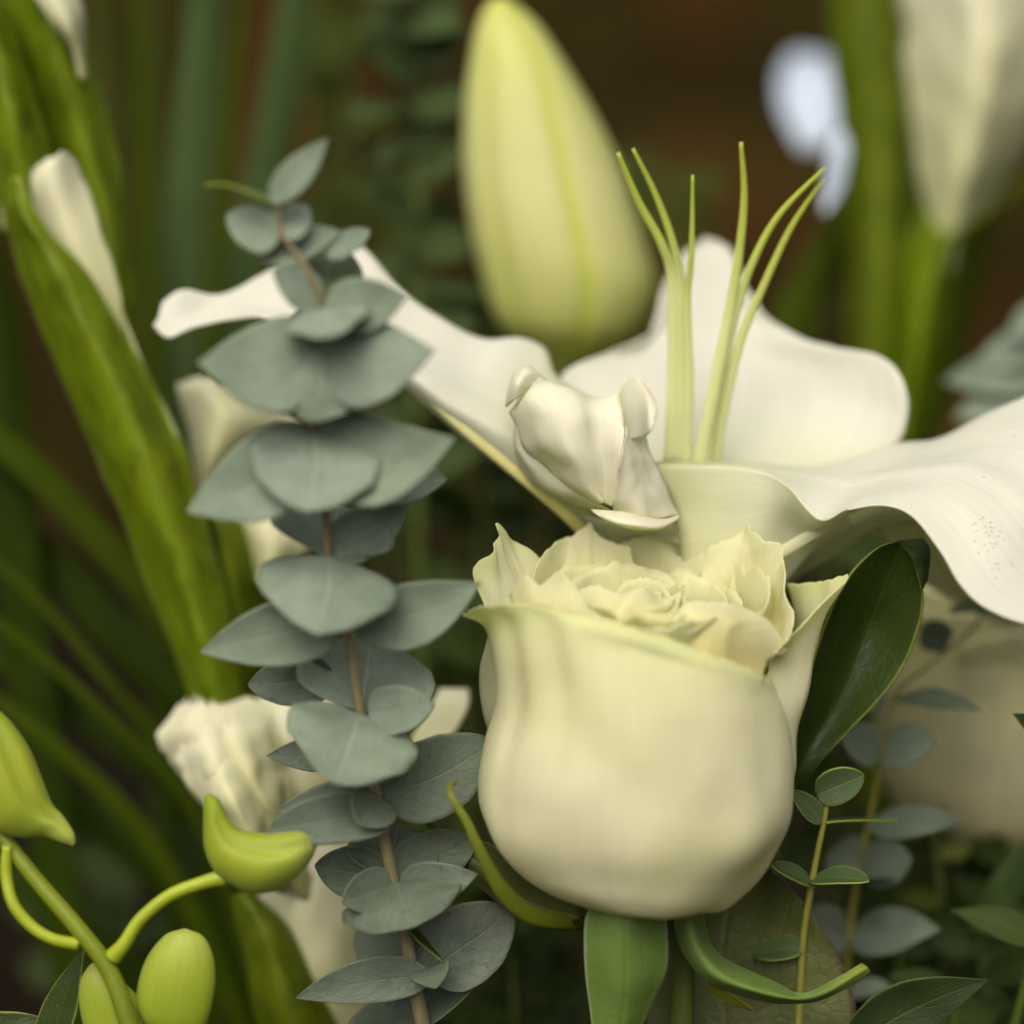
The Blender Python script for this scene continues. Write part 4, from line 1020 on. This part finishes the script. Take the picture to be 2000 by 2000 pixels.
# ------------------------------------------------------------------ long leaves and stalks in the background
def long_leaf(label, pts, wds, mat, name='long_leaf', cat='leaf', group=None, cup=.25, wob=5):
    t = thing(name, label, cat, F(pts[-1])[0], group)
    P = S10(cr(np.array(F(*pts)), 40))
    wv = cr(np.array(wds, float)[:, None], 40)[:, 0] * K
    tan = np.gradient(P, axis=0)
    s = np.cross(np.array([0, 0, 1.0]), tan)
    s /= np.linalg.norm(s, axis=1, keepdims=True)
    tw = np.linspace(-.5, .4, 40)[:, None]
    s = s * np.cos(tw) + np.array([0, 0, 1.0]) * np.sin(tw)
    nn = np.cross(tan, s)
    nn /= np.linalg.norm(nn, axis=1, keepdims=True)
    q = np.linspace(-1, 1, 13)
    g = P[:, None, :] + s[:, None, :] * (wv[:, None] * q[None, :])[..., None] + nn[:, None, :] * (cup * wv[:, None] * (np.abs(q)[None, :]))[..., None]
    W = wpt(U10(g))[::-1]
    # carry the blade on down to the soil
    gp = np.array(ground_run(F(pts[-1])[0], .002))[:, :3]
    base = W[0].mean(0)
    low = []
    for k, tgt in ((.45, gp[0]), (1.0, gp[1])):
        low.append((W[0] - base) * (1 - .5 * k) + tgt)
    W = np.concatenate([np.array(low)[::-1], W])
    mesh_grid('blade', W, M[mat], t, .0006)
    return t


GB = 'long leaves behind the left gladiolus'
for lb, pts, wds, mt in [
    ('wide deep green long leaf hugging the left edge', [(-60, 250, 100), (5, 600, 100), (20, 900, 100), (60, 1300, 100), (150, 1980, 100)], [20, 50, 62, 60, 50], 'blade_dark'),
    ('mid green long leaf running under the gladiolus bract', [(-150, 720, 90), (60, 880, 90), (200, 1030, 90), (330, 1190, 90), (470, 1400, 92), (640, 1980, 96)], [30, 40, 42, 42, 40, 36], 'blade'),
    ('broad dark green long leaf below the mid green one', [(-150, 850, 110), (60, 1020, 108), (200, 1170, 106), (350, 1330, 104), (520, 1560, 104), (640, 1980, 104)], [40, 52, 56, 56, 50, 44], 'blade_dark'),
    ('thin bright long leaf crossing the dark gap at the left', [(-60, 1010, 84), (100, 1160, 84), (200, 1280, 84), (300, 1400, 86), (420, 1560, 88), (560, 1980, 92)], [10, 13, 14, 14, 14, 16], 'blade'),
    ('deep green long leaf passing behind the crumpled cream flower', [(-150, 1160, 116), (40, 1260, 114), (200, 1380, 112), (350, 1500, 110), (480, 1700, 110), (600, 1980, 112)], [30, 44, 44, 42, 40, 36], 'blade_dark'),
    ('low dark long leaf behind the orchid buds', [(-150, 1350, 120), (80, 1480, 118), (250, 1600, 116), (400, 1760, 116), (520, 1980, 118)], [40, 50, 48, 46, 40], 'blade_dark'),
    ('lowest dark long leaf behind the orchid stem', [(-150, 1560, 130), (60, 1680, 128), (200, 1800, 126), (320, 1980, 126)], [40, 46, 46, 40], 'blade_dark'),
    ('upright sage green stalk between gladiolus and eucalyptus top', [(400, -80, 150), (385, 100, 150), (365, 300, 148), (345, 500, 146), (330, 800, 146), (330, 1300, 146), (340, 1980, 146)], [38, 40, 44, 46, 46, 44, 40], 'blade_sage'),
    ('slanting sage green stalk right of the upright one', [(572, -80, 160), (545, 100, 160), (505, 300, 158), (470, 480, 156), (440, 700, 156), (420, 1200, 156), (420, 1980, 156)], [34, 36, 38, 40, 40, 36, 36], 'blade_sage'),
    ('olive stalk close beside the left gladiolus', [(195, -80, 170), (205, 100, 170), (225, 400, 168), (255, 700, 166), (300, 1200, 166), (330, 1980, 166)], [34, 36, 38, 38, 38, 34], 'blade_olive'),
    ('faint olive stalk between the two sage ones', [(300, -80, 220), (300, 200, 220), (310, 500, 216), (340, 900, 214), (380, 1980, 214)], [30, 30, 30, 30, 30], 'blade_olive'),
    ('yellowish olive stalk near the eucalyptus behind the bud', [(640, -80, 240), (620, 150, 240), (600, 500, 236), (590, 900, 232), (590, 1980, 230)], [40, 36, 30, 30, 30], 'blade_olive'),
    ('deep green long leaf low behind the filaments', [(1640, 300, 170), (1560, 480, 168), (1500, 600, 166), (1460, 760, 164), (1440, 1200, 160), (1440, 1980, 160)], [14, 44, 56, 56, 48, 40], 'blade'),
    ('mid green stalk behind the blurred cream bud', [(1860, 420, 190), (1810, 600, 190), (1760, 760, 186), (1720, 1000, 180), (1700, 1980, 176)], [16, 30, 36, 36, 34], 'blade')]:
    if 'stalk' not in lb:
        wds = [q * .72 for q in wds]
    long_leaf(lb, pts, wds, mt)

for lb, pts, wds, mt in [
    ('thin dark green stalk left of the upright sage stalk', [(262, -80, 140), (270, 200, 140), (285, 500, 140), (300, 900, 140), (330, 1980, 140)], [14, 15, 15, 14, 14], 'blade'),
    ('thin green stalk leaning across behind the eucalyptus tip', [(470, -80, 135), (440, 150, 135), (420, 400, 135), (400, 700, 135), (400, 1980, 135)], [12, 14, 15, 15, 15], 'blade'),
    ('thin bright stalk in the dark gap under the gladiolus bract', [(-80, 1120, 70), (80, 1240, 72), (220, 1370, 74), (380, 1560, 78), (520, 1980, 84)], [8, 9, 10, 10, 12], 'blade'),
    ('slim deep green blade between the orchid buds and the gladiolus', [(-80, 1260, 80), (120, 1420, 82), (260, 1560, 84), (380, 1760, 86), (470, 1980, 90)], [12, 16, 18, 18, 16], 'blade')]:
    long_leaf(lb, pts, wds, mt)
# far eucalyptus behind the lily bud
fe = thing('eucalyptus_branch', 'blurred green eucalyptus branch behind the lily bud', 'eucalyptus', (780, 1990, 130))
tube('stem', F((770, -80, 130), (775, 150, 130), (790, 400, 128), (780, 700, 126), (790, 1000, 124), (800, 1980, 124)), [6, 7, 7, 8, 8, 9], M['stem'], fe, wpts=ground_run((800 * K, 1980 * K, 124), .002))
for k in range(17):
    y = -30 + k * 62 + RNG.uniform(-14, 14)
    x = np.interp(y, [-80, 150, 400, 700, 1000], [770, 775, 790, 780, 790])
    for sgn in (-1, 1):
        ang = RNG.uniform(-.7, .5)
        ln = RNG.uniform(70, 150)
        leaf('leaf', F((x, y, 128))[0], F((x + sgn * ln * math.cos(ang), y + ln * math.sin(ang), 128 + RNG.uniform(-30, 26)))[0], RNG.uniform(26, 50) * K, M['euc_far'], fe, roll=RNG.uniform(0, 70), nu=9, nv=14, wob=4, prof='round')
# blurred eucalyptus by the right edge
fr_ = thing('eucalyptus_branch', 'pale blurred eucalyptus branch at the right edge above the large petal', 'eucalyptus', (1960, 1100, 110))
tube('stem', F((1990, 560, 108), (1975, 700, 110), (1950, 900, 112), (1930, 1300, 140), (1920, 1980, 150)), [6, 8, 9, 10, 11], M['euc_stem'], fr_, wpts=ground_run((1920 * K, 1980 * K, 150), .002))
for (x0, y0, x1, y1, wd, roll) in [(1982, 640, 1840, 690, 44, 30), (1975, 700, 1780, 720, 46, 20), (1960, 740, 1800, 790, 44, 30), (1980, 640, 2080, 620, 44, 20), (1972, 720, 2080, 700, 46, 20), (1955, 830, 1790, 850, 40, 30), (1988, 580, 1900, 640, 34, 10)]:
    leaf('leaf', F((x0, y0, 110))[0], F((x1, y1, 104 + RNG.uniform(-8, 12)))[0], wd * K, M['euc'], fr_, roll=roll, wob=4, prof='euc')

# leafy stems low behind everything
def leafy(label, pts, spec, lw, ln, mat, cnt, group=None):
    t = thing('leafy_stem', label, 'foliage', F(pts[-1])[0], group)
    tube('stem', F(*pts), [4, 7, 9][:len(pts)] if len(pts) == 3 else [6] * len(pts), M['stem'], t, wpts=ground_run(F(pts[-1])[0], .0018))
    P = cr(np.array(pts, float), cnt)
    for k in range(cnt):
        x, y, d = P[k]
        sgn = 1 if k % 2 else -1
        a = RNG.uniform(-.9, .5)
        l = ln * RNG.uniform(.75, 1.2)
        leaf('leaf', F((x, y, d))[0], F((x + sgn * l * math.cos(a), y + l * math.sin(a), d + RNG.uniform(-18, 14)))[0], lw * RNG.uniform(.8, 1.2) * K, M[mat], t, roll=RNG.uniform(-40, 50), prof='lance', nu=11, nv=16, wob=5)
    return t


GL = 'dark leafy stems filling the gap behind the flowers'
LB = 'dark green leafy stem, blurred, filling the gap behind the rose and eucalyptus'
for (x, y, d) in [(760, 820, 150), (900, 800, 140), (1010, 900, 150), (860, 1120, 120), (960, 1260, 130), (860, 1480, 70), (1000, 1500, 110), (960, 1720, 60), (1100, 1750, 90), (420, 1450, 150), (250, 1700, 150), (120, 1500, 160), (480, 1750, 140), (1450, 1350, 110), (1560, 1000, 130)]:
    leafy(LB, [(x, y, d), (x + 12, y + 200, d + 4), (x + 20, max(1990, y + 420), d + 8)], None, 46, 130, 'bush_leaf', 9, GL)
for (x, y, d, lb) in [(650, 60, 190, 'hazy olive leafy stem above the eucalyptus tip'), (720, 360, 180, 'hazy olive leafy stem between the eucalyptus tip and the lily bud'), (860, 560, 170, 'hazy olive leafy stem low beside the lily bud'), (1260, 330, 260, 'faint yellow green leafy stem in the brown shade behind the filaments')]:
    leafy(lb, [(x, y, d), (x + 10, y + 260, d + 4), (x + 16, 1990, d + 8)], None, 40, 120, 'olive_leaf', 12)
LB2 = 'dark green leafy stem low behind the right-hand eucalyptus sprigs'
for (x, y, d) in [(1700, 1560, 80), (1800, 1600, 90), (1900, 1640, 70), (1640, 1800, 90), (1860, 1800, 60), (1750, 1760, 110), (1960, 1720, 50), (1690, 1680, 62), (1800, 1880, 40), (1560, 1860, 60), (1900, 1580, 100)]:
    leafy(LB2, [(x, y, d), (x + 6, y + 150, d + 4), (x + 10, 2000, d + 8)], None, 34, 120, 'bush_leaf', 8, 'leafy stems low on the right')
leafy('yellow green leafy stem under the blurred cream rose', [(1760, 1560, 66), (1775, 1700, 68), (1780, 2000, 72)], None, 26, 90, 'bush_leaf_light', 5)
long_leaf('pale green curved blade at the right edge low down', [(1985, 1560, 50), (1915, 1640, 50), (1880, 1740, 52), (1880, 1980, 54)], [8, 26, 34, 30], 'blade_sage')
